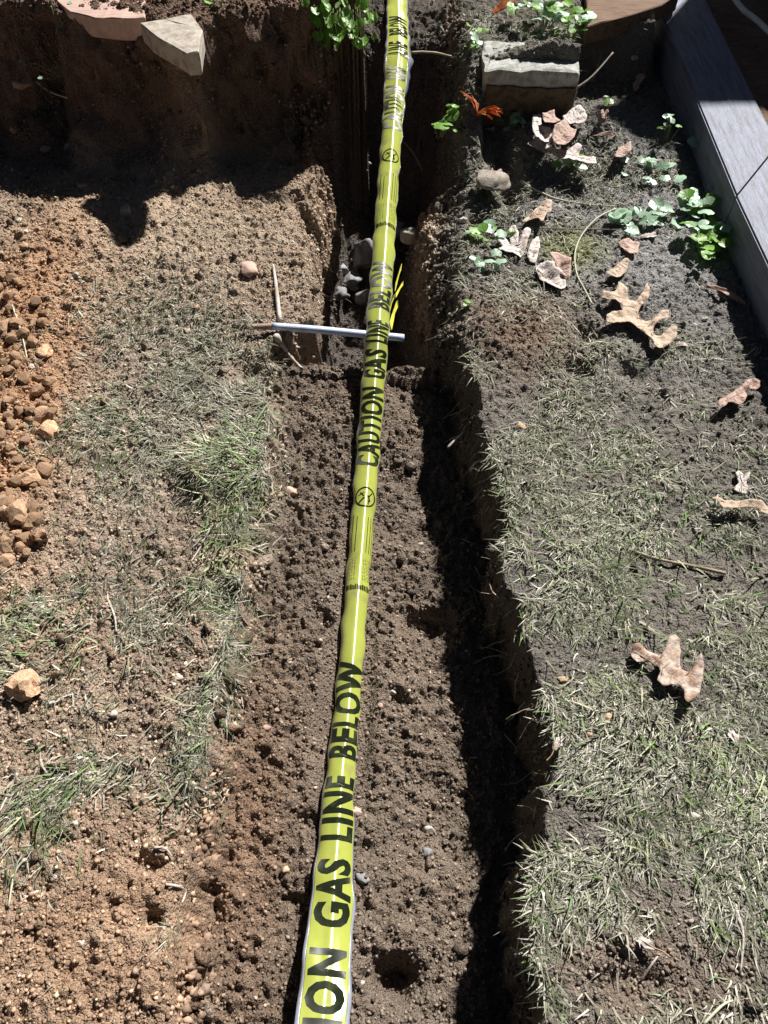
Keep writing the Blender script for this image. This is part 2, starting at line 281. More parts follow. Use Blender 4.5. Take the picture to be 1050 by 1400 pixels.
# colours of the earth: clay, topsoil, turf soil, with some shade painted in
def lerp(a, b, t): return a*(1-t[..., None])+np.array(b)*t[..., None]
def earth(X, Y, S):
    n1 = fbm(X, Y, 4, 70, 4); n2 = fbm(X, Y, 14, 75, 3)
    C = np.broadcast_to(np.array([.345, .26, .195]), X.shape+(3,)).copy()
    C = lerp(C, (.44, .345, .255), np.clip(blob(X, Y, 230, 320, 220, 90)+.2*n2, 0, 1))
    C = lerp(C, (.36, .235, .155), np.clip(blob(X, Y, 100, 1330, 260, 210)*.9+.3*n1, 0, 1))
    C = lerp(C, (.34, .285, .23), np.clip(blob(X, Y, 230, 560, 170, 160)*.8+.25*n2, 0, 1))
    C = lerp(C, (.47, .28, .17), np.clip(1.5*blob(X, Y, 5, 560, 85, 230)+.2*n1*blob(X, Y, 5, 560, 120, 260), 0, 1))
    C = lerp(C, (.175, .115, .088), np.clip(smooth(at(200, 255)[1], at(200, 205)[1], Y)*(X < 0)*.9, 0, 1))  # cast shadow of the upper left ledge, painted into the soil colour
    C = lerp(C, (.19, .172, .15), smooth(-.12, -.04, X-right_rim(Y))*1.0)
    C = lerp(C, (.29, .28, .275), np.clip(1.2*blob(X, Y, 880, 320, 170, 120), 0, 1))
    C = lerp(C, (.23, .165, .122), np.clip(blob(X, Y, 720, 460, 90, 60)+.8*blob(X, Y, 870, 1330, 190, 110)*(.4+n1), 0, 1))
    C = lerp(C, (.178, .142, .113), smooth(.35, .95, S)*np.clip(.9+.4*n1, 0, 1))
    C = lerp(C, (.235, .15, .10), np.clip(blob(X, Y, 330, 1150, 70, 240, -.1)*.8, 0, 1)*smooth(.2, .6, S))
    C = lerp(C, (.24, .25, .12), np.clip(1.3*blob(X, Y, 778, 340, 45, 25), 0, .9))
    C = lerp(C, (.15, .125, .105), smooth(.02, .3, S)*smooth(-.09, -.06, X-right_rim(Y))*smooth(.03, .005, X-right_rim(Y)))  # dark topsoil of the right wall, deepened to paint in its shade
    C = lerp(C, (.13, .11, .098), smooth(.45, .8, S)*smooth(1.62, 1.75, Y))  # dark topsoil down the hole, with the lack of sun painted in
    return C*(1+.22*n2+.10*n1)[..., None]
# ground beyond the far boards, to the horizon: plain turf soil
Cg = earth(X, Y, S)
idx = np.arange(NX*NY).reshape(NY, NX)
F = np.stack([idx[:-1, :-1], idx[:-1, 1:], idx[1:, 1:], idx[1:, :-1]], -1).reshape(-1, 4)
hx = fbm(Y+X*.3, Z, 14, 90, 3)*.016*smooth(.02, .4, S)*(1-smooth(.8, 1, S))*(1-.8*smooth(1.6, 1.75, Y))
ledge = smooth(.05, .12, Z)*(1-smooth(.32, .39, Z))*(X < 0)*(np.abs(X) < 1.7)*(Y < 3.4)
hy = (fbm(X, Z, 12, 95, 3)*.06+fbm(X, Z, 40, 97, 2)*.015)*ledge
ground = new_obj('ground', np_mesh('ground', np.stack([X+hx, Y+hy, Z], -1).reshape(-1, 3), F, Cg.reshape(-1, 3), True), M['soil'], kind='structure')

# ------------------------------------------------------------------ soil crumbs and grit: uncountable
def ico(sub=1):
    bm = bmesh.new(); bmesh.ops.create_icosphere(bm, subdivisions=sub, radius=1)
    V = np.array([v.co[:] for v in bm.verts]); Fc = np.array([[v.index for v in f.verts] for f in bm.faces]); bm.free(); return V, Fc
IV = np.array([[1, 0, 0], [-1, 0, 0], [0, 1, 0], [0, -1, 0], [0, 0, 1], [0, 0, -1.]]); IF = np.array([[0, 2, 4], [2, 1, 4], [1, 3, 4], [3, 0, 4], [2, 0, 5], [1, 2, 5], [3, 1, 5], [0, 3, 5]])
CV, CF = ico(1)
def scatter_crumbs(name, n, mask, rmin, rmax, pw, bright, label=None, IV=IV, IF=IF, jit=.3):
    x = rng.uniform(-1.45, 1.2, n*6); y = rng.uniform(.0, 3.05, n*6)
    # thin out with distance: far crumbs are too small to see
    keep = rng.random(n*6) < mask(x, y); x, y = x[keep][:n], y[keep][:n]; n = len(x)
    sw = height(x, y)[1]; steep = smooth(.03, .12, sw)*(1-smooth(.75, .97, sw)); r = (rmin+(rmax-rmin)*rng.random(n)**pw)*(1+.7*steep)
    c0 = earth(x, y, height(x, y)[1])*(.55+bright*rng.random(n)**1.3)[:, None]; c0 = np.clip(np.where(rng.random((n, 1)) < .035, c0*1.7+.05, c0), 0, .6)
    ang = rng.uniform(0, 6.28, n); ca, sa = np.cos(ang), np.sin(ang)
    sc = rng.uniform(.65, 1.35, (n, 3)); V = IV[None]*(1+rng.uniform(-jit, jit, (n, len(IV), 1)))*sc[:, None, :]*r[:, None, None]
    Vx = V[..., 0]*ca[:, None]-V[..., 1]*sa[:, None]; Vy = V[..., 0]*sa[:, None]+V[..., 1]*ca[:, None]
    z = H(x, y)+r*.25; near_t = (np.abs(x-np.interp(y, TP[:, 1], TP[:, 0])) < .05) & (y < 1.65); r = np.where(near_t, np.minimum(r, .003), r); V = V*np.where(near_t & (rmax > .01), .3, 1.)[:, None, None]; Vx = V[..., 0]*ca[:, None]-V[..., 1]*sa[:, None]; Vy = V[..., 0]*sa[:, None]+V[..., 1]*ca[:, None]
    V = np.stack([Vx+x[:, None], Vy+y[:, None], V[..., 2]+z[:, None]], -1)
    Fc = (IF[None]+(np.arange(n)*len(IV))[:, None, None]).reshape(-1, 3)
    return new_obj(name, np_mesh(name, V.reshape(-1, 3), Fc, np.repeat(c0, len(IV), 0)), M['crumb'], kind='stuff', label=label, cat='soil')
def soil_mask(x, y):
    s = height(x, y)[1]; m = (.5+.5*smooth(.03, .12, s)*(1-smooth(.75, .97, s))*(1+.6*(y > 1.6)))*(x <= right_rim(y)+.01)+.5*(y > 2.1)*(x < 0)*smooth(.03, .1, H(x, y))
    m = np.where(x > right_rim(y), .10+.5*np.clip(blob(x, y, 720, 460, 90, 60)+blob(x, y, 870, 1330, 190, 110), 0, 1), m)
    m = m*(1-.6*np.clip(blob(x, y, 230, 560, 140, 140), 0, 1))
    return m*np.clip(1.3-.2*y, .3, 1)*(.55+.9*vn(x, y, 7, 33))*(1-.5*blob(x, y, 200, 320, 260, 110))
scatter_crumbs('soil_crumbs', 105000, soil_mask, .0012, .0055, 2.2, 1.05, 'loose brown soil crumbs strewn over the trench and its left bank')
lumps = scatter_crumbs('soil_lumps', 1100, soil_mask, .004, .013, 3.5, .7, 'larger loose soil lumps strewn over the trench and both banks', CV, CF, .5)
lumps.data.materials.clear(); lumps.data.materials.append(M['soil'])

# ------------------------------------------------------------------ grass: uncountable
def grass_mask(x, y):
    m = .95*blob(x, y, 870, 760, 210, 250)+.95*blob(x, y, 930, 1050, 220, 200)+.7*blob(x, y, 800, 1280, 120, 200)+.35*blob(x, y, 700, 400, 60, 70)+.4*blob(x, y, 790, 260, 150, 40)+.5*blob(x, y, 690, 330, 45, 60)+.3*blob(x, y, 890, 490, 90, 30)
    m = m*(x > right_rim(y)-.01)*(1-.9*np.clip(blob(x, y, 950, 380, 110, 90)+blob(x, y, 720, 460, 70, 45), 0, 1))*(1-.55*np.clip(blob(x, y, 860, 1340, 170, 80), 0, 1))
    l = .5*blob(x, y, 190, 520, 110, 110)+.35*blob(x, y, 300, 500, 70, 80)+1.1*blob(x, y, 320, 630, 42, 40)+1.1*blob(x, y, 300, 740, 36, 70)+.7*blob(x, y, 50, 860, 80, 60)+.9*blob(x, y, 60, 1110, 45, 60)+.5*blob(x, y, 130, 1060, 60, 25)+.8*blob(x, y, 268, 1010, 26, 80)+.35*blob(x, y, 200, 850, 70, 40)+.15*blob(x, y, 160, 700, 130, 200)
    l = l*(x < left_rim(y)+.04)
    rimL = np.exp(-((x-left_rim(y)-.005)/.018)**2)*(y < 1.55)*smooth(.35, .6, vn(x, y, 6, 47)); rimR = np.exp(-((x-right_rim(y)-.012)/.016)**2)*(y < 2.2)*.55
    l = l+rimL*1.0; m = m+rimR
    t = .7*blob(x, y, 720, 20, 90, 30, .2)+.5*blob(x, y, 640, 80, 25, 60, .15)
    return np.clip(m+l+t, 0, 1)*np.clip(fbm(x, y, 9, 44, 4)*2.3+.5, .015, 1)
def make_grass(n, lmin, lmax, w, pal, lift, name, label, mask=grass_mask):
    x = rng.uniform(-1.3, 1.35, n*10); y = rng.uniform(.02, 3.1, n*10)
    if n < 3000: x = rng.uniform(-1.2, 1.0, n*90); y = rng.uniform(.2, 1.8, n*90)
    k = rng.random(len(x)) < mask(x, y); x, y = x[k][:n], y[k][:n]; n = len(x)
    Ln = rng.uniform(lmin, lmax, n)*rng.uniform(.5, 1, n); head = fbm(x, y, 6, 81, 2)*2.2-1.57+rng.normal(0, .95, n); el = np.clip(rng.normal(lift, .28, n), .04, 1.3)
    bend = rng.uniform(-.9, .4, n); W = w*rng.uniform(.6, 1.3, n); SEG = 3; V = np.zeros((n, SEG+1, 2, 3)); px, py, pz = x.copy(), y.copy(), H(x, y)-.002
    turn = rng.normal(0, .35, n)
    for s in range(SEG+1):
        wd = W*(1-(s/SEG)**1.6*.92); sx, sy = -np.sin(head)*wd, np.cos(head)*wd
        V[:, s, 0] = np.stack([px-sx, py-sy, pz], -1); V[:, s, 1] = np.stack([px+sx, py+sy, pz+wd*.5], -1)
        e = el+bend*s/SEG; h = head+turn*s/SEG; d = Ln/SEG
        px = px+np.cos(h)*np.cos(e)*d; py = py+np.sin(h)*np.cos(e)*d; pz = np.maximum(pz+np.sin(e)*d, H(px, py)+.0012+.003*rng.random(n))
    b = np.arange(n)[:, None, None]*(SEG+1)*2; q = np.array([[2*s, 2*s+1, 2*s+3, 2*s+2] for s in range(SEG)])[None]
    pal = np.array(pal); c = pal[rng.integers(0, len(pal), n)]*rng.uniform(.42, 1.2, n)[:, None]*(1+.25*fbm(x, y, 5, 49, 2))[:, None]
    return new_obj(name, np_mesh(name, V.reshape(-1, 3), (b+q).reshape(-1, 4), np.repeat(c, (SEG+1)*2, 0), True), M['grass'], kind='stuff', label=label, cat='grass')
make_grass(60000, .018, .058, .0015, [(.28, .28, .20), (.38, .36, .28), (.48, .46, .37), (.22, .24, .15), (.62, .59, .50), (.16, .19, .10), (.30, .28, .22), (.54, .53, .45)], .22, 'matted_grass', 'short matted grey-green turf on both sides of the trench')
def lush(x, y): 
    return np.clip(grass_mask(x, y)*np.clip(.35*blob(x, y, 1000, 1030, 90, 90)+.25*blob(x, y, 860, 760, 220, 260)+.3*blob(x, y, 900, 1150, 200, 140)+.9*blob(x, y, 320, 650, 55, 55)+.8*blob(x, y, 300, 750, 40, 70)+.6*blob(x, y, 60, 1110, 50, 60)+.4*blob(x, y, 60, 860, 90, 60)+.4*blob(x, y, 140, 600, 80, 80)+.4*blob(x, y, 1000, 620, 60, 50)+.5*np.exp(-((x-left_rim(y)-.005)/.02)**2)*(y < 1.5)+.3*np.exp(-((x-right_rim(y)-.012)/.02)**2)*(y < 2), 0, 1)*1.2, 0, 1)
make_grass(5200, .03, .085, .0017, [(.16, .27, .07), (.24, .34, .12), (.34, .42, .20), (.40, .42, .25), (.14, .24, .09), (.28, .36, .20)], .5, 'long_grass', 'longer fresh green blades standing in the turf', lush)

def tufts(x, y): return np.clip(1.0*blob(x, y, 325, 635, 40, 32)+.9*blob(x, y, 300, 745, 26, 62)+.6*blob(x, y, 62, 1115, 34, 45)+.4*blob(x, y, 45, 860, 60, 45)+.35*blob(x, y, 125, 1062, 45, 15)+.25*blob(x, y, 150, 880, 45, 20)+.5*blob(x, y, 262, 1020, 16, 70)+.15*blob(x, y, 140, 610, 60, 60)+.2*blob(x, y, 850, 1320, 80, 40)+.12*blob(x, y, 900, 780, 150, 160), 0, 1)
make_grass(1100, .035, .095, .0019, [(.26, .36, .15), (.38, .46, .25), (.50, .52, .34), (.46, .44, .30), (.20, .30, .12)], .6, 'grass_tufts', 'pale green grass tufts along the left edge of the trench', tufts)

# ------------------------------------------------------------------ building blocks for single things
def stone_mesh(name, r, sx=1., sy=1., sz=.7, rough=.22, seed=0, sub=3, angular=.0):
    bm = bmesh.new(); bmesh.ops.create_icosphere(bm, subdivisions=sub, radius=1); off = Vector((seed*3.7, seed*1.3, seed*2.1)); R = random.Random(seed)
    planes = [(Vector((R.gauss(0, 1), R.gauss(0, 1), R.gauss(0, 1))).normalized(), R.uniform(.55, .85)) for _ in range(int(angular*10))]
    for v in bm.verts:
        n = v.co.normalized(); k = 1+rough*mnoise.noise(n*1.3+off)*1.6+rough*.5*mnoise.noise(n*3.3+off)+rough*.25*mnoise.noise(n*7+off)
        p = n*k
        for q, d in planes:
            e = p.dot(q)-d
            if e > 0: p = p-q*e*.9
        v.co = Vector((p.x*sx, p.y*sy, p.z*sz))*r
    return bm_mesh(name, bm, True)
def stone(name, u, v, w, label, cat, m, h=.7, asp=1., seed=1, sink=.35, group=None, rough=.22, ang=0., rz=0., lift=0., loc=None):
    # w: width in photo pixels
    p = Vector(loc) if loc is not None else hit(u, v); d = (p-Vector((0, 0, CAM_H))); depth = d.y*CP-d.z*SP; r = w/FPX*depth/2
    o = new_obj(name, stone_mesh(name, r, 1, asp, h, rough, seed, 3, ang), m, label=label, cat=cat, group=group)
    o.location = p+Vector((0, 0, r*h*(1-2*sink)+lift)); o.rotation_euler = (0, 0, rz); return o
def oak_leaf_mesh(name, L, W, lobes, curl, seed, depth=.6, droop=.0):
    R = random.Random(seed); n = 44; m = 6; V = []; F = []
    ph = R.uniform(0, 1)
    for i in range(n+1):
        t = i/n; env = math.sin(math.pi*min(1, t**.8*.97+.03))**.55*(.62+.5*t if t < .75 else (.62+.5*t))
        cs = []
        for s in (-1, 1):
            lob = .5+.5*math.cos(2*math.pi*(lobes*t-.5+ph+(.12*s)))
            w = W/2*env*(1-depth+depth*lob**.75)*(1+.18*math.sin(13*t+seed+s)); cs.append(w if .02 < t < .985 else .0012)
        for j in range(-m, m+1):
            q = j/m; w = cs[0] if j < 0 else cs[1]; x = q*w
            lobp = .5+.5*math.cos(2*math.pi*(lobes*t-.5+ph+.12*(1 if j > 0 else -1)))
            y = t*L+abs(q)*w*.45*(lobp-.2)
            z = curl*(abs(x)/(W/2))**1.7*W*(.65+.5*math.sin(5*t+seed))+droop*L*math.sin(math.pi*t)+.025*L*math.sin(9*t+3*q+seed)+.006*L*math.sin(31*t+seed)*abs(q)
            V.append((x, y-L/2, z))
    k = 2*m+1
    for i in range(n):
        for j in range(2*m): F.append((i*k+j, i*k+j+1, (i+1)*k+j+1, (i+1)*k+j))
    me = bpy.data.meshes.new(name); me.from_pydata(V, [], F)
    for p in me.polygons: p.use_smooth = True
    return me, [Vector(V[i*k+m]) for i in range(n+1)]
def oak_leaf(u, v, length, width, heading, label, m, lobes=4, curl=.25, seed=1, depth=.62, droop=.06, tilt=(0, 0), lift=.012, name='oak_leaf', group='fallen leaves on the right bank', loc=None):
    # length and width in metres; heading: direction of the tip on the ground, degrees from +x
    p = Vector(loc) if loc is not None else hit(u, v); e = empty(name, p+Vector((0, 0, lift)), label, 'leaf', group)
    e.rotation_euler = (math.radians(tilt[0]), math.radians(tilt[1]), math.radians(heading-90))
    me, rib = oak_leaf_mesh('blade', length, width, lobes, curl, seed, depth, droop)
    b = new_obj('blade', me, m, e)
    mo = b.modifiers.new('thickness', 'SOLIDIFY'); mo.thickness = .0006; mo.offset = 0
    new_obj('midrib', tube_mesh('midrib', [r+Vector((0, 0, .0008)) for r in rib[::6]], .0011, .0004, 5), M['leaf_vein'], e)
    s = rib[0]; new_obj('stalk', tube_mesh('stalk', [s+Vector((0, .003, 0)), s+Vector((.003, -.012, -.002)), s+Vector((.001, -.025, -.003))], .0011, .0014, 5), M['leaf_vein'], e)
    return e
def tube_px(name, pts, r0, r1, m, label, cat, lift=.004, group=None, wob=.1, parent=None):
    P = []
    for q in pts:
        if len(q) == 3: p = Vector(at(*q))
        else: p = hit(*q)+Vector((0, 0, lift))
        P.append(p)
    return new_obj(name, tube_mesh(name, P, r0, r1, 7, wob), m, parent, label=label, cat=cat, group=group)
def round_leaf(name, r, asp=1.0, cup=.25, heart=True):
    bm = bmesh.new(); rings = 4; seg = 18; c = bm.verts.new((0, r*.2, 0)); prev = None
    for k in range(1, rings+1):
        ring = []
        for i in range(seg):
            a = 2*math.pi*i/seg; rr = r*k/rings*(1+.05*math.sin(5*a)); notch = .45*math.exp(-((a-1.5*math.pi)/.35)**2)*(k/rings) if heart else 0
            ring.append(bm.verts.new((math.cos(a)*rr*asp, r*.2+math.sin(a)*rr*(1-notch)+r*.75, cup*r*(k/rings)**2*(.5+.5*math.cos(2*a))+.04*r*math.sin(7*a))))
        for i in range(seg):
            if prev is None: bm.faces.new((c, ring[i], ring[(i+1) % seg]))
            else: bm.faces.new((prev[i], ring[i], ring[(i+1) % seg], prev[(i+1) % seg]))
        prev = ring
    c.co.y += r*.75
    return bm_mesh(name, bm, True)
LEAF = [round_leaf('leaf_round', .5), round_leaf('leaf_oval', .5, .6, .3, False), round_leaf('leaf_wide', .5, 1.2, -.2)]
LEAFM = {}
def seedling(u, v, n, spread, size, label, m='green', seed=1, name='seedling', h=.03, shape=(0, 2), loc=None, cat='plant', group=None, hang=0.):
    R = random.Random(seed); p = Vector(loc) if loc is not None else hit(u, v); e = empty(name, p, label, cat, group)
    for i in range(n):
        a = R.uniform(0, 6.28); d = spread*R.random()**.6; tx, ty = math.cos(a)*d, math.sin(a)*d*.8
        gz = max(float(H(p.x+tx, p.y+ty))-p.z, -.03); tip = Vector((tx, ty, max(gz, -hang)+h*R.uniform(.4, 1.1))) if not hang else Vector((tx, -abs(ty)*.6, -hang*R.random()**1.3+h*R.random()))
        st = Vector((tx*.25, ty*.25, max(float(H(p.x+tx*.25, p.y+ty*.25))-p.z-.003, -.02))) if not hang else Vector((tx*.9+R.uniform(-.01, .01), R.uniform(.0, .05), R.uniform(-.01, .02)))
        new_obj('stem', tube_mesh('stem', [st, (st+tip)/2+Vector((R.uniform(-.004, .004), R.uniform(-.004, .004), h*.15)), tip], .0011, .0008, 5), M['stem'], e)
        k = R.choice(shape); mm = m if isinstance(m, str) else R.choice(m)
        if (k, mm) not in LEAFM:
            me = LEAF[k].copy(); me.materials.append(M[mm]); LEAFM[(k, mm)] = me
        lf = new_obj('leaf', LEAFM[(k, mm)], None, e); s = size*R.uniform(.65, 1.2); lf.scale = (s, s, s); lf.location = tip
        lf.rotation_euler = (R.uniform(-.35, .5), R.uniform(-.4, .4), R.uniform(0, 6.28) if not hang else R.uniform(2.6, 3.7))
        if hang: lf.rotation_euler[0] = R.uniform(-.9, -.2)
    return e
def box_mesh(name, sx, sy, sz, bevel=.006, rough=.0, cuts=0, seed=0):
    bm = bmesh.new(); bmesh.ops.create_cube(bm, size=1)
    for v in bm.verts: v.co = Vector((v.co.x*sx, v.co.y*sy, (v.co.z+.5)*sz))
    bmesh.ops.bevel(bm, geom=bm.edges[:], offset=bevel, segments=2, affect='EDGES', profile=.6)
    if cuts:
        bmesh.ops.subdivide_edges(bm, edges=[e for e in bm.edges if e.calc_length() > min(sx, sy, sz)*.3], cuts=cuts, use_grid_fill=True)
        bmesh.ops.triangulate(bm, faces=[f for f in bm.faces if len(f.verts) > 4])
        for v in bm.verts:
            q = v.co*18+Vector((seed, seed*2, 0)); v.co += Vector((mnoise.noise(q), mnoise.noise(q+Vector((9, 0, 0))), mnoise.noise(q+Vector((0, 9, 0)))))*rough+Vector((mnoise.noise(q*4), mnoise.noise(q*4.3), mnoise.noise(q*3.7)))*rough*.35
    return bm_mesh(name, bm, False)

# ------------------------------------------------------------------ edging stones of the raised bed, timbers, added shade screen out of view
p = at(730, 97, .215)
e = new_obj('concrete_block', box_mesh('concrete_block', .318, .20, .25, .012, .008, 7, 3), M['concrete'], label='weathered grey concrete block set in the bank right of the tape', cat='block')
cr_ = new_obj('soil_crust', box_mesh('soil_crust', .30, .012, .19, .004, .008, 6, 9), M['clod'], e); cr_.location = (0, -.103, .01); cr_['label'] = 'brown soil caked on the front of the block'  # thin brown slab: soil, and painted shade over the front face
e.location = (p[0], p[1]+.10, -.035); e.rotation_euler = (0, 0, math.radians(-2))
def slab(name, outline, z, th, m, label, cat):
    bm = bmesh.new(); P = [at(u, v, z) for u, v in outline]; c = sum(P)/len(P)
    vs = [bm.verts.new((q[0]-c[0], q[1]-c[1], 0)) for q in P]; f = bm.faces.new(vs)
    if f.normal.z < 0: f.normal_flip()
    bmesh.ops.recalc_face_normals(bm, faces=[f]); r = bmesh.ops.extrude_face_region(bm, geom=[f])
    for v in [g for g in r['geom'] if isinstance(g, bmesh.types.BMVert)]: v.co.z -= th
    bmesh.ops.recalc_face_normals(bm, faces=bm.faces[:])
    bmesh.ops.bevel(bm, geom=bm.edges[:], offset=.003, segments=1, affect='EDGES')
    bmesh.ops.triangulate(bm, faces=[f for f in bm.faces if len(f.verts) > 4]); bmesh.ops.subdivide_edges(bm, edges=bm.edges[:], cuts=2)
    for v in bm.verts: v.co.z += .006*mnoise.noise(v.co*14); v.co.x += .004*mnoise.noise(v.co*20+Vector((5, 0, 0)))
    o = new_obj(name, bm_mesh(name, bm), m, label=label, cat=cat); o.location = c; return o
slab('stone_slab', [(72, -40), (78, 2), (95, 16), (130, 24), (165, 26), (198, 23), (200, -40)], .415, .06, M['pink_slab'], 'pinkish flat slab on the dark ledge at the top left', 'stone')
slab('wedge_stone', [(190, 30), (205, 44), (232, 60), (255, 74), (272, 72), (276, 40), (262, 20), (225, 26)], .425, .06, M['stone_pale'], 'pale wedge-shaped stone jutting from the ledge beside the pinkish slab', 'stone')
slab('plank', [(801, -30), (803, 36), (860, 22), (905, 6), (930, -10), (935, -30)], .215, .06, M['brown_wood'], 'short brown wooden plank behind the concrete block', 'plank')

def prism(name, foot, z0, z1, bev, m, label, cat, group):
    bm = bmesh.new(); vs = [bm.verts.new((x, y, z0)) for x, y in foot]; f = bm.faces.new(vs); r = bmesh.ops.extrude_face_region(bm, geom=[f])
    for v in [g for g in r['geom'] if isinstance(g, bmesh.types.BMVert)]: v.co.z = z1
    bmesh.ops.recalc_face_normals(bm, faces=bm.faces[:])
    bmesh.ops.bevel(bm, geom=[e for e in bm.edges if min(v.co.z for v in e.verts) > z1-1e-4 and abs(e.verts[0].co.y-e.verts[1].co.y) > .5], offset=bev, segments=3, affect='EDGES')
    return new_obj(name, bm_mesh(name, bm), m, label=label, cat=cat, group=group)
XL, XR = 1.035, 1.235
g = 'timbers edging the bed on the right'
prism('landscape_timber', [(XL+.03, .95), (XR+.035, .95), (XR, 2.305), (XL, 2.035)], -.08, .135, .005, M['timber'], 'grey timber edging beam, nearer piece below the slanted joint', 'timber', g)
prism('landscape_timber', [(XL, 2.043), (XR, 2.313), (XR+.01, 4.6), (XL+.02, 4.6)], -.08, .137, .005, M['timber'], 'grey timber edging beam, far piece with its end in shadow', 'timber', g)
P = [at(995, -15, .19), at(1015, 12, .19), at(1035, 28, .19), at(1075, 66, .19)]
new_obj('white_pipe', tube_mesh('white_pipe', P, .0095, .0095, 10), M['white_paint'], label='thin white pipe lying behind the grey timber in the top right corner', cat='pipe')
bedding = bmesh.new()
bm = bmesh.new(); bmesh.ops.create_grid(bm, x_segments=50, y_segments=80, size=.5)
for v in bm.verts: v.co = Vector((1.645+v.co.x*.8, 2.9+v.co.y*3.0, .12+.03*mnoise.noise(v.co*9)+.012*mnoise.noise(v.co*31)))
bedding.free(); new_obj('bed_soil', bm_mesh('bed_soil', bm, True), M['brown_wood'], kind='structure')
fe = empty('wooden_fence', (1.62, 3.95, 0), 'brown board fence beyond the bed that shades the far end of the timber', 'fence')  # unseen boards, added only to cast shade on timber and hollow
bmsh = box_mesh('board', .136, .02, 1.62, .003)
for i in range(18):
    o = new_obj('board', bmsh, M['fence_wood'], fe); o.location = (.07+i*.142, 0, .02+random.uniform(-.012, .012))
for z in (.3, 1.2):
    o = new_obj('rail', box_mesh('rail', 2.56, .035, .08, .003), M['fence_wood'], fe); o.location = (1.28, .030, z)
for x in (.1, 2.4):
    o = new_obj('post', box_mesh('post', .09, .09, 1.7, .004), M['fence_wood'], fe); o.location = (x, .095, 0)

# ------------------------------------------------------------------ the warning tape
TL = .080
def catmull(s, arr):
    i = int(np.clip(np.searchsorted(tS, s)-1, 0, len(tS)-2)); t = (s-tS[i])/(tS[i+1]-tS[i])
    a, b, c, d = arr[max(i-1, 0)], arr[i], arr[i+1], arr[min(i+2, len(arr)-1)]
    return .5*((2*b)+(c-a)*t+(2*a-5*b+4*c-d)*t*t+(3*b-a-3*c+d)*t**3)
chords = np.array([r[3] for r in rows]); vv = np.array([r[1] for r in rows])
def half_angle(c):
    lo, hi = .02, 2.4
    for _ in range(30):
        m_ = (lo+hi)/2
        if math.sin(m_)/m_ > c: lo = m_
        else: hi = m_
    return (lo+hi)/2
ROLL = math.radians(-10)
def tape_frame(s):
    p = Vector(catmull(s, TP)); q = Vector(catmull(min(s+.012, tS[-1]), TP)); r = Vector(catmull(max(s-.012, 0), TP)); t = (q-r).normalized()
    side = t.cross(Vector((0, 0, 1))).normalized(); up = side.cross(t).normalized()
    side, up = side*math.cos(ROLL)+up*math.sin(ROLL), up*math.cos(ROLL)-side*math.sin(ROLL)
    ha = half_angle(float(np.clip(catmull(s, chords), .5, .998))); wv = .0018*math.sin(s*17)+.0012*math.sin(s*41+1)
    return p+up*wv, side, up, ha
_fc = {}
def tape_pt(s, t, off=0.):                  # s metres along, t metres across (negative: left), off: above the film
    k = round(s/.004)
    a, b = k*.004, (k+1)*.004 if s >= k*.004 else (k-1)*.004
    w = abs(s-a)/.004
    out = Vector((0, 0, 0))
    for kk, ww in ((k, 1-w), (k+(1 if s >= a else -1), w)):
        if kk not in _fc: _fc[kk] = tape_frame(float(np.clip(kk*.004, 0, tS[-1])))
        p, sd, up, ha = _fc[kk]; R = TL/2/ha; an = t/R; off_ = off+.0022*math.exp(-(t/.0085)**2)+.0016*(t/.04)**2*(math.sin(s*47+t*30)+.6*math.sin(s*83+t*55+1))+.0009*math.sin(s*29+t*110)*math.exp(-((s-.18)/.2)**2)
        out += (p+sd*(math.sin(an)*(R+off_))+up*((math.cos(an)-1)*(R+off_)+off_))*ww
    return out
def s_of_v(v): return float(np.interp(-v, -vv, tS))
SMAX = tS[-1]
tape = empty('warning_tape', TP[2], 'yellow printed gas line warning tape lying lengthwise along the trench', 'tape')
tape['label'] = 'yellow printed warning tape stretched lengthwise along the open trench'
base = tape.location.copy()
def tape_strip(name, t0, t1, n, m, off=0., rag=0., s0=0., s1=None):
    s1 = SMAX if s1 is None else s1; ss = np.arange(s0, s1, .008); V = []; Fc = []
    for i, s in enumerate(ss):
        for j in range(n+1):
            t = t0+(t1-t0)*j/n
            if rag and ((j == n and t1 > 0) or (j == 0 and t0 < 0)): t += rag(s)*(1 if t1 > 0 else -1)
            V.append(tape_pt(s, t, off)-base)
    for i in range(len(ss)-1):
        for j in range(n): Fc.append((i*(n+1)+j, i*(n+1)+j+1, (i+1)*(n+1)+j+1, (i+1)*(n+1)+j))
    me = bpy.data.meshes.new(name); me.from_pydata(V, [], Fc)
    for p in me.polygons: p.use_smooth = True
    uv = me.uv_layers.new(name='UVMap'); lv = np.zeros(len(me.loops), dtype=np.int32); me.loops.foreach_get('vertex_index', lv)
    uv.data.foreach_set('uv', np.stack([ss[lv//(n+1)], (lv % (n+1))/n*.08], -1).astype(np.float32).ravel())
    o = new_obj(name, me, m, tape); mo = o.modifiers.new('thickness', 'SOLIDIFY'); mo.thickness = .0005; mo.offset = -1
    return o
def print_obj(name, bm, m):
    uvl = bm.loops.layers.uv.new('UVMap'); st = {}
    for v in bm.verts: st[v] = (v.co.x, v.co.y)
    for f in bm.faces:
        for l in f.loops: l[uvl].uv = st[l.vert]
    for v in bm.verts: v.co = tape_pt(min(max(v.co.x, 0), SMAX), v.co.y, .0007)-base
    for f in bm.faces:
        f.normal_update(); f.smooth = True
    return new_obj(name, bm_mesh(name, bm, True), m, tape)
tape_strip('yellow_film', -TL/2, TL/2, 44, M['tape'])
sA, sB, sC = s_of_v(75), s_of_v(180), s_of_v(1250)
ragR = lambda s: .0035+.016*math.exp(-((s-sA)/(.16 if s < sA else .10))**2)+.002*smooth(sC, 0, s)
ragL = lambda s: .0025+.005*math.exp(-((s-sA)/.12)**2)+.003*smooth(sC+.1, .0, s)
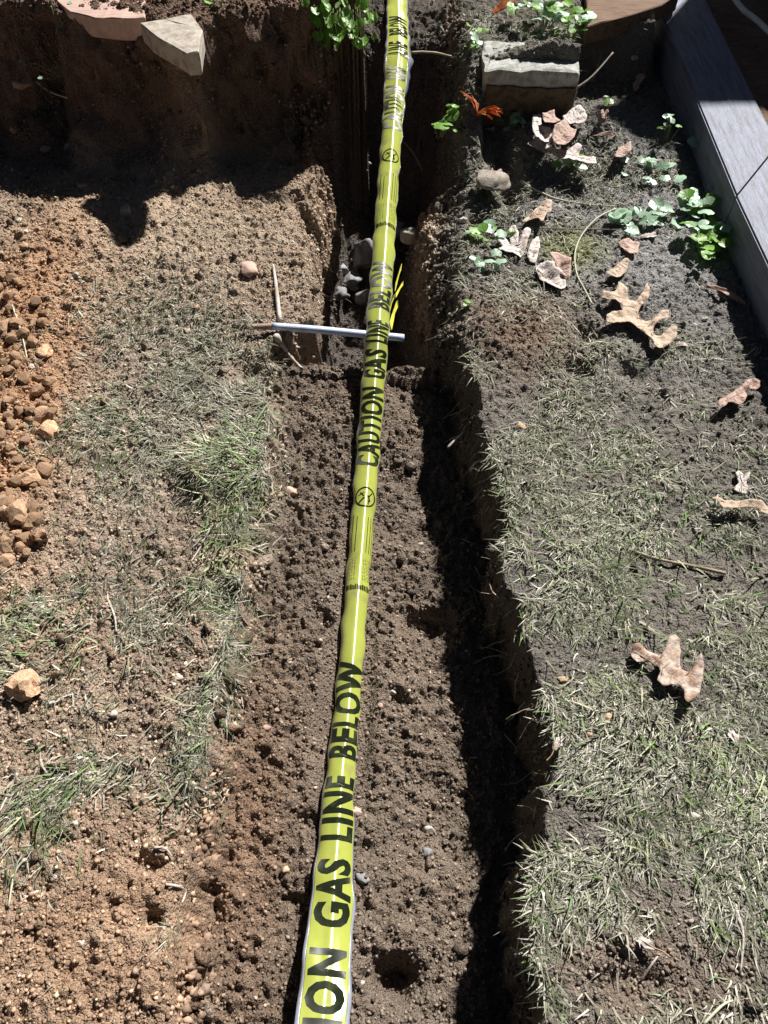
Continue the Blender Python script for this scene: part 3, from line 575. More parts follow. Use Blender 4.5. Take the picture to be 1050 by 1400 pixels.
tape_strip('clear_edge', TL/2+.0002, TL/2+.002, 2, M['film'], rag=ragR)
tape_strip('clear_edge', -TL/2-.002, -TL/2-.0002, 2, M['film'], rag=ragL)
dg = bpy.context.evaluated_depsgraph_get()
def word_mesh(txt, bold=.035):
    cu = bpy.data.curves.new('w', 'FONT'); cu.body = txt; cu.size = 1; cu.offset = bold; cu.resolution_u = 3; cu.space_character = 1.12
    ob = bpy.data.objects.new('w', cu); col.objects.link(ob); bpy.context.view_layer.update()
    me = bpy.data.meshes.new_from_object(ob.evaluated_get(bpy.context.evaluated_depsgraph_get())); bpy.data.objects.remove(ob)
    return me
def place_print(me, s0, s1, tlim, name, longest=.006):
    bm = bmesh.new(); bm.from_mesh(me); xs = [v.co.x for v in bm.verts]; ys = [v.co.y for v in bm.verts]; x0, x1, y0, y1 = min(xs), max(xs), min(ys), max(ys)
    for v in bm.verts: v.co = Vector((s0+(v.co.x-x0)/(x1-x0)*(s1-s0), tlim[1]+(v.co.y-y0)/(y1-y0)*(tlim[0]-tlim[1]), 0))
    for _ in range(5):
        ed = [e for e in bm.edges if e.calc_length() > longest]
        if not ed: break
        bmesh.ops.subdivide_edges(bm, edges=ed, cuts=1); bmesh.ops.triangulate(bm, faces=[f for f in bm.faces if len(f.verts) > 3])
    return print_obj(name, bm, M['ink'])
words = {w: word_mesh(w, .04) for w in ('CAUTION', 'GAS', 'LINE', 'BELOW', 'ION')}
T = (-.035, .035)
for w, va, vb in [('ION', 1404, 1296), ('GAS', 1268, 1172), ('LINE', 1148, 1061), ('BELOW', 1036, 903),
                  ('CAUTION', 636, 534), ('GAS', 521, 481), ('LINE', 470, 434), ('BELOW', 420, 356),
                  ('CAUTION', 176, 118), ('GAS', 110, 92), ('LINE', 74, 56), ('BELOW', 49, 20)]:
    place_print(words[w], s_of_v(va), s_of_v(vb), T, 'lettering')
def quads(rects):
    me = bpy.data.meshes.new('q'); V = []; Fc = []
    for a, b, c, d in rects: k = len(V); V += [(a, c, 0), (b, c, 0), (b, d, 0), (a, d, 0)]; Fc.append((k, k+1, k+2, k+3))
    me.from_pydata(V, [], Fc); return me
def place_flat(me, name, longest=.004, m='ink'):
    bm = bmesh.new(); bm.from_mesh(me)
    for _ in range(6):
        ed = [e for e in bm.edges if e.calc_length() > longest]
        if not ed: break
        bmesh.ops.subdivide_edges(bm, edges=ed, cuts=1); bmesh.ops.triangulate(bm, faces=[f for f in bm.faces if len(f.verts) > 3])
    return print_obj(name, bm, M[m])
def small_print(vtop, vbot, vsym):          # fine lines, a row of tiny marks and the round emblem
    R = random.Random(5); a, b = s_of_v(vbot), s_of_v(vtop); rc = []
    band = (b-a)*.07
    t = -.034
    while t < .033: w = R.uniform(.0015, .004); rc.append((a, a+band*R.uniform(.7, 1), t, t+w)); t += w+R.uniform(.001, .002)
    for t in (-.029, -.024, -.019, -.013, .008, .013, .018, .023, .028):      # short text rows
        s = a+(b-a)*.13
        while s < a+(b-a)*.42: w = R.uniform(.002, .007); rc.append((s, s+w, t, t+.0012)); s += w+R.uniform(.0015, .006)
    for t in (-.028, -.017, .011, .020, .028):
        s = a+(b-a)*.50; en = a+(b-a)*R.uniform(.9, 1.0)
        while s < en: w = R.uniform(.006, .016); rc.append((s, min(s+w, en), t, t+.0016)); s += w+.0007
    place_flat(quads(rc), 'small_print')
    c = s_of_v(vsym); bm = bmesh.new(); r1, r2 = .029, .025; n = 40; vs = []
    for i in range(n):
        a_ = 2*math.pi*i/n; vs.append((bm.verts.new((c+r1*math.cos(a_), r1*math.sin(a_), 0)), bm.verts.new((c+r2*math.cos(a_), r2*math.sin(a_), 0))))
    for i in range(n): p_, q_ = vs[i], vs[(i+1) % n]; bm.faces.new((p_[0], q_[0], q_[1], p_[1]))
    def bar(x0, y0, x1, y1, w):
        d = Vector((x1-x0, y1-y0, 0)).normalized(); nn = Vector((-d.y, d.x, 0))*w/2; A = Vector((c+x0, y0, 0)); B = Vector((c+x1, y1, 0))
        bm.faces.new([bm.verts.new(q) for q in (A-nn, B-nn, B+nn, A+nn)])
    bar(-.019, -.017, -.002, -.003, .004); bar(.013, -.014, .002, -.004, .003); bar(-.012, .012, .005, .006, .004); bar(.001, .008, .015, .017, .003); bar(-.020, .008, -.008, .008, .003); bar(.004, -.018, .012, -.004, .002)
    me = bm_mesh('q', bm); place_flat(me, 'emblem')
small_print(702, 806, 680); small_print(236, 308, 214)
# crosswise fold line of the film at the high point
place_flat(quads([(sA-.0015, sA+.0006, -.039, .039)]), 'fold_line')

# ------------------------------------------------------------------ the rod across the trench and what lies with it
zr = .012
A, B, Cc = at(372, 446, .022), at(552, 462, -.035), at(345, 447, .024)
rod = empty('metal_rod', A, 'bluish grey metal rod lying across the trench under the tape', 'rod')
ra = Vector(A)
rd = (Vector(B)-ra); new_obj('rod_body', tube_mesh('rod_body', [Vector((0, 0, 0)), rd*.33+Vector((0, 0, .002)), rd*.66+Vector((0, 0, .001)), rd], .0105, .0105, 14), M['steel'], rod)
new_obj('rusty_end', tube_mesh('rusty_end', [Vector(Cc)-ra, (Vector(Cc)-ra)*.5, Vector((.004, 0, -.001))], .0075, .0092, 12, .1), M['rust'], rod)['label'] = 'rusty narrower end of the rod'
tube_px('stick', [(374, 366), (378, 395), (383, 442)], .0035, .0072, M['stick'], 'straight pale stick standing up the bank above the metal rod', 'stick', .010)
tube_px('root', [(377, 462), (388, 476), (395, 488), (414, 508)], .0085, .005, M['stick'], 'short thick pale root just below the metal rod', 'root', .008, wob=.3)
for i, (pts, r) in enumerate([([(549, 362, -.12), (545, 377, -.12), (540, 399, -.12)], .004), ([(551, 386, -.13), (546, 396, -.13), (541, 408, -.13)], .0065), ([(539, 404, -.12), (535, 416, -.13), (531, 434, -.14)], .004), ([(543, 412, -.12), (538, 430, -.13), (535, 452, -.13)], .009)]):
    q = [Vector(at(*k)) for k in pts]; d = (q[-1]-q[0]).normalized(); s = Vector((0, 0, 1)).cross(d).normalized()*r; V = []
    mid = [q[0], q[0].lerp(q[1], .5)+s*.3, q[1], q[1].lerp(q[2], .5)-s*.25, q[2]]
    wd = [.2, .6, .5, .65, .2]
    for k, w in zip(mid, wd): V += [k-s*w, k+s*w+Vector((0, 0, .004))]
    me = bpy.data.meshes.new('yellow_scrap'); me.from_pydata(V, [], [(2*k, 2*k+1, 2*k+3, 2*k+2) for k in range(4)])
    o = new_obj('yellow_scrap', me, M['yellow_plastic'], label=['upper thin yellow plastic scrap beside the tape above the rod', 'yellow plastic scrap against the right bank, second from top', 'thin yellow plastic scrap touching the tape edge above the rod', 'widest yellow plastic scrap, just above the rod beside the tape'][i], cat='scrap', group='yellow plastic scraps in the hole')
    mo = o.modifiers.new('thickness', 'SOLIDIFY'); mo.thickness = .0012

# ------------------------------------------------------------------ stones
G = 'pebbles on the left bank'
for u, v, w, h, asp, m, lab in [
    (30, 116, 36, .55, .8, 'stone_pink', 'largest pinkish oval stone under the dark ledge at the left edge'),
    (20, 178, 13, .7, 1, 'stone_tan', 'small tan pebble near the left edge, below the large pinkish stone'),
    (62, 204, 14, .7, 1, 'stone_pink', 'small round pinkish pebble in shade, left of a greyer one'),
    (94, 201, 16, .7, .8, 'stone_grey', 'small greyish pebble in shade, right of a pinkish one'),
    (113, 257, 22, .5, .6, 'stone_pink', 'flat pinkish pebble at the edge of the shadow on the left bank'),
    (171, 292, 20, .8, 1.1, 'stone_pale', 'pale angular stone on the sunlit slope below the shadow'),
    (35, 338, 13, .8, 1.2, 'stone_tan', 'tan pebble near the left edge on the sunlit slope'),
    (36, 318, 9, .8, 1.2, 'stone_pale', 'tiny pale pebble just above a tan one near the left edge'),
    (342, 371, 26, .8, 1.2, 'stone_pink', 'pinkish brown stone on the bank above the metal rod'),
    (105, 376, 11, .8, 1.0, 'stone_pale', 'tiny whitish pebble in the middle of the left slope'),
    (269, 422, 12, .8, 1.0, 'stone_tan', 'small round tan pebble left of the metal rod'),
    (256, 454, 12, .7, .9, 'stone_pink', 'small pinkish pebble in grass left of the metal rod'),
    (44, 503, 11, .9, 1.0, 'stone_pale', 'tiny pale pebble beside the orange clay heap'),
    (245, 926, 11, .8, 1.0, 'stone_pale', 'small pale pebble in turf left of the trench edge'),
    (217, 802, 9, .8, 1.0, 'stone_pale', 'tiny pale pebble on bare soil left of the trench'),
    (155, 977, 11, .8, 1.0, 'stone_pale', 'small pale pebble right of the big tan clod'),
    (97, 1112, 13, .8, 1.0, 'stone_tan', 'small tan pebble beside the lower left grass tuft'),
    (112, 1290, 11, .8, 1.0, 'stone_pale', 'small white pebble low in the bottom left soil'),
    (74, 1198, 12, .7, 1.0, 'stone_pale', 'small white chip below the lower left grass tuft')]:
    stone('pebble', u, v, w, lab, 'pebble', M[m], h, asp, int(u*7+v) % 97, .42, G, .3, .6)
for u, v, w, h, m, lab in [
    (396, 673, 22, .6, 'stone_pink', 'pinkish flat stone at the left side of the trench floor'),
    (587, 1134, 18, .8, 'stone_pale', 'pale pebble on the trench floor right of LINE lettering'),
    (583, 1167, 17, .8, 'stone_grey', 'grey pebble below the pale one on the trench floor'),
    (537, 947, 10, .9, 'stone_pale', 'tiny pale pebble right of BELOW lettering on the trench floor'),
    (488, 1110, 16, .8, 'stone_pink', 'small pinkish stone touching the right edge of the tape'),
    (496, 1200, 18, .7, 'stone_grey', 'greyish stone right of the GAS lettering'),
    (380, 970, 9, .8, 'stone_pink', 'tiny pinkish pebble left of the tape near its middle'),
    (364, 995, 12, .8, 'stone_pink', 'small pinkish pebble at the left edge of the trench floor'),
    (575, 745, 9, .8, 'stone_pale', 'tiny white pebble on the trench floor right of the small print'),
    (390, 1190, 11, .8, 'stone_tan', 'tan pebble left of the GAS lettering'),
    (494, 1345, 10, .8, 'stone_pale', 'tiny pale pebble right of the bottom lettering'),
    (520, 965, 10, .8, 'stone_pink', 'tiny pinkish pebble close right of the tape near BELOW')]:
    stone('pebble', u, v, w, lab, 'pebble', M[m], h, .9, int(u*5+v) % 89, .45, 'pebbles on the trench floor', .3, .6)
# rocks down in the hole
for u, v, w, z, h, lab in [
    (505, 350, 44, -.34, 1.0, 'tallest grey rock in the hole, left of the tape'),
    (480, 385, 34, -.38, .7, 'grey rock in the hole, low and left of the tallest'),
    (455, 372, 40, -.36, .6, 'broad grey rock at the left side of the hole'),
    (462, 405, 34, -.36, .6, 'small dark grey rock in the hole nearest the rod'),
    (500, 408, 26, -.34, .9, 'narrow grey rock partly behind the tape in the hole'),
    (545, 318, 26, -.34, 1.1, 'grey rock right of the tape deep in the hole'),
    (507, 440, 20, -.16, .9, 'small brown-grey rock under the tape beside the rod')]:
    stone('rock', u, v, w, lab, 'rock', M['stone_grey'], h, .8, int(u+v), .4, 'grey rocks in the hole', .35, .6, loc=at(u, v, z))
stone('white_rock', 562, 326, 40, 'whitish rock poking from the right bank of the hole', 'rock', M['stone_pale'], .6, .6, 5, .3, None, .3, .5, loc=at(562, 326, -.2))
stone('flat_rock', 668, 272, 56, 'flat brownish stone over a dark gap on the right rim', 'rock', M['flat_stone'], .35, .75, 12, .15, None, .18, .3, loc=tuple(hit(668, 262)+Vector((0, 0, .02))))
for u, v, w, m, lab in [(640, 1030, 0, '', '')][:0]: pass
for u, v, w, h, m, lab in [
    (711, 585, 18, .7, 'stone_tan', 'tan stone on the right rim beside the grass'),
    (770, 930, 16, .6, 'stone_tan', 'flat tan pebble at the right rim left of the big fallen leaf'),
    (787, 960, 20, .7, 'stone_pink', 'pinkish tan stone near the right rim, below a flat tan one'),
    (830, 982, 16, .8, 'stone_tan', 'rounded tan pebble below left of the big fallen leaf'),
    (805, 1005, 18, .7, 'stone_pink', 'brown lump of stone at the right rim above the dark gap'),
    (948, 1118, 18, .8, 'stone_pale', 'pale pebble in the lower right turf'),
    (910, 1156, 26, .5, 'stone_tan', 'flat orange-tan stone in the lower right turf'),
    (1036, 1248, 20, .7, 'stone_pink', 'pinkish pebble near the lower right edge'),
    (1012, 1215, 12, .8, 'stone_pale', 'small pale pebble in the lower right turf, left of a pinkish one'),
    (964, 437, 9, .8, 'stone_pale', 'tiny white pebble between the oak leaf and the timber'),
    (632, 303, 12, .9, 'stone_pale', 'tiny pale pebble left of the gap under the flat stone'),
    (955, 727, 14, .7, 'stone_pale', 'small pale chip in the turf at right'),
    (733, 1058, 12, .8, 'stone_pale', 'small pale pebble on the rim of the dark trench wall'),
    (867, 20+60, 10, .8, 'stone_pale', 'tiny pale pebble in the dark hollow right of the concrete block'),
    (889, 22, 12, .8, 'stone_pale', 'small pale pebble beside the brown plank')]:
    stone('pebble', u, v, w, lab, 'pebble', M[m], h, .8, int(u*3+v) % 83, .4, 'pebbles on the right bank', .3, .6)

# ------------------------------------------------------------------ clay clods of the heap at the left edge
R = random.Random(3)
big = [(62, 485, 26, 'blocky orange clod apart from the heap, beside the grass'), (46, 655, 34, 'squarest orange clay clod above a dark crack in the heap'), (26, 702, 40, 'broad orange clay clod low in the heap at the left edge'), (55, 735, 30, 'lowest right orange clay clod of the heap'), (20, 733, 20, 'round small clay clod at the foot of the heap'), (55, 570, 34, 'knobbly orange clod on the right flank of the heap'), (66, 592, 38, 'reddish clod on the right flank, just below the knobbly one'),
       (36, 940, 56, 'large lone tan clay clod on the left bank'), (270, 640, 44, 'large brown clod beside the hollow near the trench edge'), (8, 452, 30, 'upper clay clod at the very left edge'), (6, 702, 26, 'pale clay clod at the very left edge low in the heap'), (8, 768, 26, 'orange clod by the grass under the heap')]
for i, (u, v, w, lab) in enumerate(big):
    stone('clay_clod' if i != 8 else 'soil_clod', u, v, w, lab, 'clod', M['clay'] if i != 8 else M['clod'], .8 if i != 8 else .32, .9, 40+i, .3 if i != 8 else .5, 'large clods on the left bank', .35, 1.4, R.uniform(0, 6))
for o in [o for o in col.objects if o.name.startswith(('clay_clod', 'soil_clod'))]:
    for p in o.data.polygons: p.use_smooth = False
meshes = [stone_mesh('clay_clod', 1, 1, R.uniform(.75, 1), R.uniform(.65, .85), .32, 60+k, 2, 1.3) for k in range(12)]
for me in meshes:
    for p in me.polygons: p.use_smooth = False
for me in meshes: me.materials.append(M['clay'])
for i in range(170):
    v = R.uniform(375, 760); u = R.uniform(-25, 28+45*math.sin((v-360)/410*math.pi)**.7)
    p = hit(u, v); r = R.choice([6, 8, 10, 13, 16])*.0016*R.uniform(.7, 1.1)
    o = new_obj('clay_clod', R.choice(meshes), None, label='small orange clay clod in the %s of the crumbly heap at the left edge' % ('upper part' if v < 500 else 'middle' if v < 630 else 'lower part'), cat='clod', group='small clods of the clay heap'); o.location = p+Vector((0, 0, r*.35)); o.scale = (r, r, r); o.rotation_euler = (R.uniform(-.4, .4), R.uniform(-.4, .4), R.uniform(0, 6.28))
# ------------------------------------------------------------------ leaves
def traced_leaf(name, pts, org, k, rib, label, m, lift, bend, seed, group='fallen leaves on the right bank', sl=0.):
    # outline read off the photo, set at its own place: level at the ground there plus lift, then bent and curled
    px_ = [(org[0]+a/k, org[1]+b/k) for a, b in pts]; cu = sum(p[0] for p in px_)/len(px_); cv = sum(p[1] for p in px_)/len(px_)
    c = hit(cu, cv); z = c.z+lift; P = [Vector(at(u, v, z)) for u, v in px_]; c = Vector(at(cu, cv, z)); n = len(P); Q = []
    for i in range(n):
        a, b, d, e_ = P[i-1], P[i], P[(i+1) % n], P[(i+2) % n]
        for t in (0, .3, .65): Q.append((.5*((2*b)+(d-a)*t+(2*a-5*b+4*d-e_)*t*t+(3*b-a-3*d+e_)*t**3)).lerp(b.lerp(d, t), .6)-c+(Vector((random.uniform(-1, 1), random.uniform(-1, 1), 0))*.0011 if t else Vector((0, 0, 0))))
    bm = bmesh.new(); f = bm.faces.new([bm.verts.new(q) for q in Q]); f.normal_update()
    if f.normal.z < 0: f.normal_flip()
    bmesh.ops.triangulate(bm, faces=bm.faces[:])
    for _ in range(3):
        ed = [e for e in bm.edges if e.calc_length() > .010]
        if not ed: break
        bmesh.ops.subdivide_edges(bm, edges=ed, cuts=1); bmesh.ops.triangulate(bm, faces=[f for f in bm.faces if len(f.verts) > 3])
    R0 = max(q.length for q in Q); off = Vector((seed*1.7, seed*.9, 0))
    A = Vector(at(org[0]+rib[0][0]/k, org[1]+rib[0][1]/k, z))-c; B = Vector(at(org[0]+rib[1][0]/k, org[1]+rib[1][1]/k, z))-c; rn = Vector((-(B-A).y, (B-A).x, 0)).normalized()
    def warp(p):
        q = p/R0; return p+Vector((0, 0, .22*min(abs((p-A).dot(rn)), .04)+.5*bend*R0*(mnoise.noise(q*1.1+off)*.8+.45*mnoise.noise(q*2.6+off)+.45*(q.length**3)-.2)+.045*R0*mnoise.noise(q*6+off)+.02*R0*mnoise.noise(q*14+off)+sl*p.y))
    for v in bm.verts: v.co = warp(v.co)
    e = empty(name, c, label, 'leaf', group); b = new_obj('blade', bm_mesh('blade', bm, True), m, e); mo = b.modifiers.new('thickness', 'SOLIDIFY'); mo.thickness = .0006; mo.offset = 0
    def inside(p):
        r = False
        for a1, b1 in zip(Q, Q[1:]+Q[:1]):
            if (a1.y > p.y) != (b1.y > p.y) and p.x < (b1.x-a1.x)*(p.y-a1.y)/(b1.y-a1.y)+a1.x: r = not r
        return r
    if R0 > .05:
        D = (B-A)
        for t in (.18, .34, .5, .66, .8):
            for sg in (-1, 1):
                a0 = A.lerp(B, t); e1 = a0+D*.12+rn*(sg*R0*.6)
                if not inside(a0+D*.01): continue
                w_ = max([w for w in [i_/20 for i_ in range(21)] if all(inside(a0.lerp(e1, x_*w/6)) for x_ in range(1, 7))] or [0])*.85
                if w_ < .12: continue
                e1 = a0.lerp(e1, w_); vn_ = new_obj('vein', tube_mesh('vein', [warp(a0.lerp(e1, w))+Vector((0, 0, .0006)) for w in (0, .35, .7, 1)], .0008, .0003, 4), M['leaf_vein'], e)
    new_obj('midrib', tube_mesh('midrib', [warp(A.lerp(B, t))+Vector((0, 0, .0006)) for t in (0, .2, .4, .6, .8, 1)], .0012, .0004, 5), M['leaf_vein'], e)
    return e
TLf = traced_leaf
TLf('oak_leaf', [(435,112),(465,140),(478,178),(505,190),(530,160),(552,118),(562,150),(555,185),(528,205),(520,235),(545,262),(575,262),(610,232),(640,232),(642,258),(605,268),(585,285),(582,315),(605,330),(645,300),(672,305),(668,345),(635,372),(600,390),(578,372),(570,345),(548,320),(520,300),(500,282),(455,272),(415,282),(388,270),(386,245),(410,230),(450,228),(448,205),(420,190),(395,190),(365,175),(372,155),(400,165),(425,150)], (700,350), 3, ((620,375),(440,130)), 'large tan oak leaf with deep lobes near the grey timber', M['leaf_tan'], .018, .28, 2)
TLf('oak_leaf', [(495,545),(520,540),(555,570),(600,590),(625,570),(640,520),(665,505),(685,530),(690,575),(685,620),(700,650),(735,655),(745,610),(765,590),(782,625),(778,690),(770,740),(740,770),(712,790),(702,770),(705,735),(680,710),(650,708),(620,720),(590,695),(605,660),(600,635),(560,612),(510,615),(490,590)], (700,700), 3, ((500,570),(735,720)), 'pale curled oak leaf lying alone in the middle of the right turf', M['leaf_dusty'], .028, .35, 5)
TLf('narrow_leaf', [(165,430),(200,395),(255,360),(310,320),(370,285),(400,245),(450,230),(520,240),(520,280),(480,310),(430,295),(408,315),(415,360),(385,410),(350,425),(290,415),(255,420),(225,460),(190,460)], (950,480), 5.83, ((170,445),(500,255)), 'narrow pinkish leaf curled on the turf near the right edge', M['leaf_pink'], .026, .35, 6)
TLf('dead_leaf', [(130,1180),(180,1165),(240,1185),(520,1195),(583,1250),(583,1310),(540,1300),(490,1250),(400,1245),(320,1255),(215,1260),(190,1215)], (950,480), 5.83, ((150,1180),(570,1270)), 'curled tan dead leaf at the right edge below a small whitish one', M['leaf_tan'], .026, .3, 9)
TLf('small_leaf', [(320,975),(360,955),(385,980),(380,1020),(400,985),(430,970),(440,1005),(410,1050),(425,1090),(410,1140),(370,1135),(315,1120),(320,1080),(350,1050),(335,1010)], (950,480), 5.83, ((370,1130),(375,980)), 'small whitish leaf scrap near the right edge', M['leaf_pale'], .008, .2, 10)
Z4 = (620,130); k4 = 4.375
TLf('lobed_leaf', [(240,845),(270,835),(320,870),(345,890),(330,800),(360,780),(390,830),(385,890),(410,830),(440,808),(460,830),(440,890),(425,940),(400,980),(370,960),(300,940),(265,930),(290,910),(250,870)], Z4, k4, ((410,965),(350,800)), 'pale lobed leaf near the right rim under the thin twig', M['leaf_pale'], .014, .25, 14)
TLf('narrow_leaf', [(470,870),(510,840),(518,900),(490,1005),(455,990),(440,950)], Z4, k4, ((470,990),(510,850)), 'narrow pale leaf touching the pale lobed leaf', M['leaf_pale'], .014, .3, 35)
TLf('folded_leaf', [(490,1040),(520,1010),(590,1010),(610,1050),(660,1080),(672,1150),(640,1175),(570,1130),(520,1090)], Z4, k4, ((500,1040),(650,1150)), 'folded pale grey leaf left of the curved straw', M['leaf_pale'], .018, .45, 13)
TLf('narrow_leaf', [(575,945),(620,940),(700,990),(695,1090),(640,1060),(605,990)], Z4, k4, ((580,950),(690,1080)), 'narrow brown leaf resting on the folded pale grey leaf', M['leaf_pink'], .03, .3, 15)
TLf('tan_leaf', [(410,750),(440,715),(490,680),(540,640),(585,640),(585,700),(555,710),(535,770),(515,775),(505,740),(470,735),(430,765)], Z4, k4, ((415,750),(580,650)), 'tan leaf lying below the leaf pile, by the pale dry stalk', M['leaf_tan'], .02, .4, 16)
gp = 'leaf pile below the concrete block'
TLf('pile_leaf', [(440,300),(500,265),(560,300),(620,320),(680,330),(740,300),(765,320),(750,360),(800,370),(850,375),(855,415),(800,425),(720,400),(640,390),(570,345),(500,340)], Z4, k4, ((450,300),(850,395)), 'long whitish leaf at the bottom of the pile', M['leaf_pale'], .02, .2, 18, gp)
TLf('pile_leaf', [(600,200),(660,170),(700,200),(735,210),(720,260),(690,280),(650,310),(610,300),(590,260)], Z4, k4, ((600,280),(720,210)), 'pinkish leaf in the middle of the pile', M['leaf_pink'], .04, .4, 19, gp)
TLf('pile_leaf', [(650,135),(700,95),(760,70),(800,110),(790,160),(740,180),(690,165)], Z4, k4, ((660,140),(790,110)), 'pale curled leaf at the top right of the pile', M['leaf_pale'], .04, .5, 20, gp)
TLf('pile_leaf', [(475,130),(520,130),(530,180),(580,210),(590,270),(540,290),(490,250),(470,200)], Z4, k4, ((480,140),(570,270)), 'pinkish pale leaf at the left of the pile', M['leaf_pale'], .03, .4, 17, gp)
TLf('pile_leaf', [(530,120),(600,105),(610,135),(640,160),(590,180),(545,165)], Z4, k4, ((535,130),(620,150)), 'small brown leaf at the top of the pile', M['leaf_pink'], .05, .4, 21, gp)
TLf('small_leaf', [(960,372),(990,310),(1060,285),(1060,345),(1000,375)], Z4, k4, ((965,368),(1055,300)), 'pinkish leaf right of the pile at the shadow edge', M['leaf_pink'], .018, .3, 22)
TLf('small_leaf', [(378,80),(415,50),(460,15),(478,22),(470,60),(440,90)], (700,350), 3, ((380,80),(475,20)), 'small brown leaf above the large tan oak leaf', M['leaf_tan'], .022, .4, 11)
TLf('small_leaf', [(430,1000),(470,985),(520,1005),(512,1040),(478,1048),(455,1020)], (700,0), 3, ((435,1000),(512,1030)), 'small pinkish leaf among green sprigs beside the curved straw', M['leaf_pink'], .016, .4, 12)
oak_leaf(822, 168, .055, .04, 60, 'small pinkish leaf standing beside a green shoot in the dark hollow', M['leaf_pink'], 1.5, .3, 23, .3, .1, (30, 0), .02)
oak_leaf(825, 192, .08, .02, 0, 'thin pinkish leaf shred right of the leaf pile', M['leaf_pink'], 1.5, .3, 24, .3, .1, (0, 0), .014)
oak_leaf(872, 120, .075, .045, 50, 'lone pale leaf in the dark hollow beside the grey timber', M['leaf_pink'], 1.5, .2, 25, .35, .1, (35, -10), .02)
oak_leaf(675, 246, .06, .06, 20, 'small pink lobed leaf above the flat brownish stone', M['leaf_pink'], 2, .25, 26, .65, .08, (20, 0), .016)
oak_leaf(990, 408, .12, .03, -40, 'narrow reddish brown leaf at the foot of the grey timber', M['leaf_pink'], 1.5, .3, 27, .3, .08, (0, 0), .012)
oak_leaf(886, 305+20, .05, .03, 10, 'tiny pale leaf scrap right of the curved stem', M['leaf_pale'], 1.5, .2, 28, .3, .05, (0, 0), .006)
oak_leaf(668, 185, .05, .025, -60, 'pale pinkish leaf tip under the orange leaf', M['leaf_pink'], 1.5, .3, 29, .3, .05, (20, 0), .02)
oak_leaf(695, 10, .13, .09, 20, 'reddish leaf on top of the bank behind the concrete block', M['leaf_orange'], 2, .2, 30, .5, .06, (20, 0), .02, loc=at(695, 14, .22))
oak_leaf(708, 4, .09, .05, 40, 'pinkish white leaf on top of the reddish one behind the block', M['leaf_pale'], 2, .2, 31, .5, .06, (20, 0), .04, loc=at(705, 6, .24))
# the orange leaf: a fan of narrow lobes
p = hit(650, 165)+Vector((0, -.02, .03)); e = empty('orange_leaf', p, 'bright orange split leaf at the top of the right rim', 'leaf')
for k, (a, L) in enumerate([(-65, .085), (-48, .10), (-32, .095), (-15, .085), (130, .10), (112, .07)]):
    me, rb = oak_leaf_mesh('lobe', L, .02, 1, .3, k+3, .2, .1); 
    for vtx in me.vertices: vtx.co.y += L/2
    o = new_obj('lobe', me, M['leaf_orange'], e); o.rotation_euler = (math.radians(18), math.radians(10*k-20), math.radians(a-90)); o.location = (0, 0, .002*k)
    mo = o.modifiers.new('thickness', 'SOLIDIFY'); mo.thickness = .0006
# bits of leaf on the turf
for k, (u, v, lab) in enumerate([(930, 405+70, 'tiny white leaf flake below the large tan oak leaf'), (762, 1018, 'tiny brown leaf flake near the right rim'), (1000, 1010, 'tiny pale leaf flake in the lower right turf'), (880, 1290, 'tiny tan leaf flake low in the right turf')]):
    oak_leaf(u, v, .035, .02, 50*k, lab, M['leaf_pale'], 1, .2, 50+k, .2, .05, (0, 0), .01, name='leaf_flake', group='leaf flakes')

# ------------------------------------------------------------------ twigs, stems, roots
tube_px('curved_straw', [(840, 290), (815, 303), (795, 325), (785, 350), (787, 378), (798, 400), (808, 420)], .0028, .0022, M['straw'], 'long curved straw stem looping left of the large tan oak leaf', 'straw', .012)
tube_px('straw_stalk', [(714, 253), (735, 264), (760, 275), (800, 282), (842, 285)], .004, .0015, M['straw'], 'pale dry stalk lying below the leaf pile', 'stalk', .008)
tube_px('thin_twig', [(640, 312), (690, 314), (740, 316), (800, 317), (848, 318)], .0022, .0018, M['dark_twig'], 'thin straight twig lying across the turf under the flat stone', 'twig', .010)
tube_px('twig', [(868, 758), (900, 768), (950, 778), (990, 787)], .003, .0045, M['root'], 'straight brown twig lying in the right turf above the pale leaf', 'twig', .010)
tube_px('twig', [(50, 114), (70, 128), (95, 137), (130, 146)], .004, .0022, M['stick'], 'pale crooked twig right of the largest pinkish stone', 'twig', .006)
tube_px('bent_twig', [at_ for at_ in [(726, 146, .03), (755, 137, .05), (785, 122, .08), (810, 104, .10), (838, 72, .13)]], .006, .003, M['dark_twig'], 'bent grey twig in front of the concrete block', 'twig')
tube_px('root', [(408, 66, .08), (414, 88, .03), (425, 108, -.02), (450, 126, -.06)], .009, .006, M['root'], 'curved root in the upper left wall of the hole', 'root', wob=.2)
tube_px('root', [(434, 190, -.05), (430, 215, -.08), (428, 240, -.12), (430, 268, -.16)], .0032, .0022, M['stick'], 'thin pale root hanging in the hole, left of two', 'root')
tube_px('root', [(447, 210, -.08), (445, 232, -.11), (434, 252, -.14), (434, 275, -.18)], .0042, .0025, M['stick'], 'thin pale root hanging in the hole, right of two', 'root')
tube_px('root', [(497, 185, -.15), (497, 205, -.17), (502, 220, -.18), (507, 224, -.18)], .006, .004, M['stick'], 'short pale root stub left of the tape in the hole', 'root', wob=.2)
tube_px('root', [(562, 72, .14), (590, 72, .13), (615, 77, .12), (632, 82, .11)], .0055, .004, M['root'], 'straight root crossing the hole right of the tape at the top', 'root', wob=.2)
tube_px('root', [(592, 0, .15), (588, 15, .12), (578, 30, .08), (565, 36, .05)], .0055, .002, M['stick'], 'pale root running up to the top edge right of the tape', 'root')
tube_px('root', [(548, 190, -.15), (562, 205, -.17), (572, 222, -.18), (578, 235, -.2)], .003, .002, M['root'], 'dark fine root right of the tape in the hole', 'root')
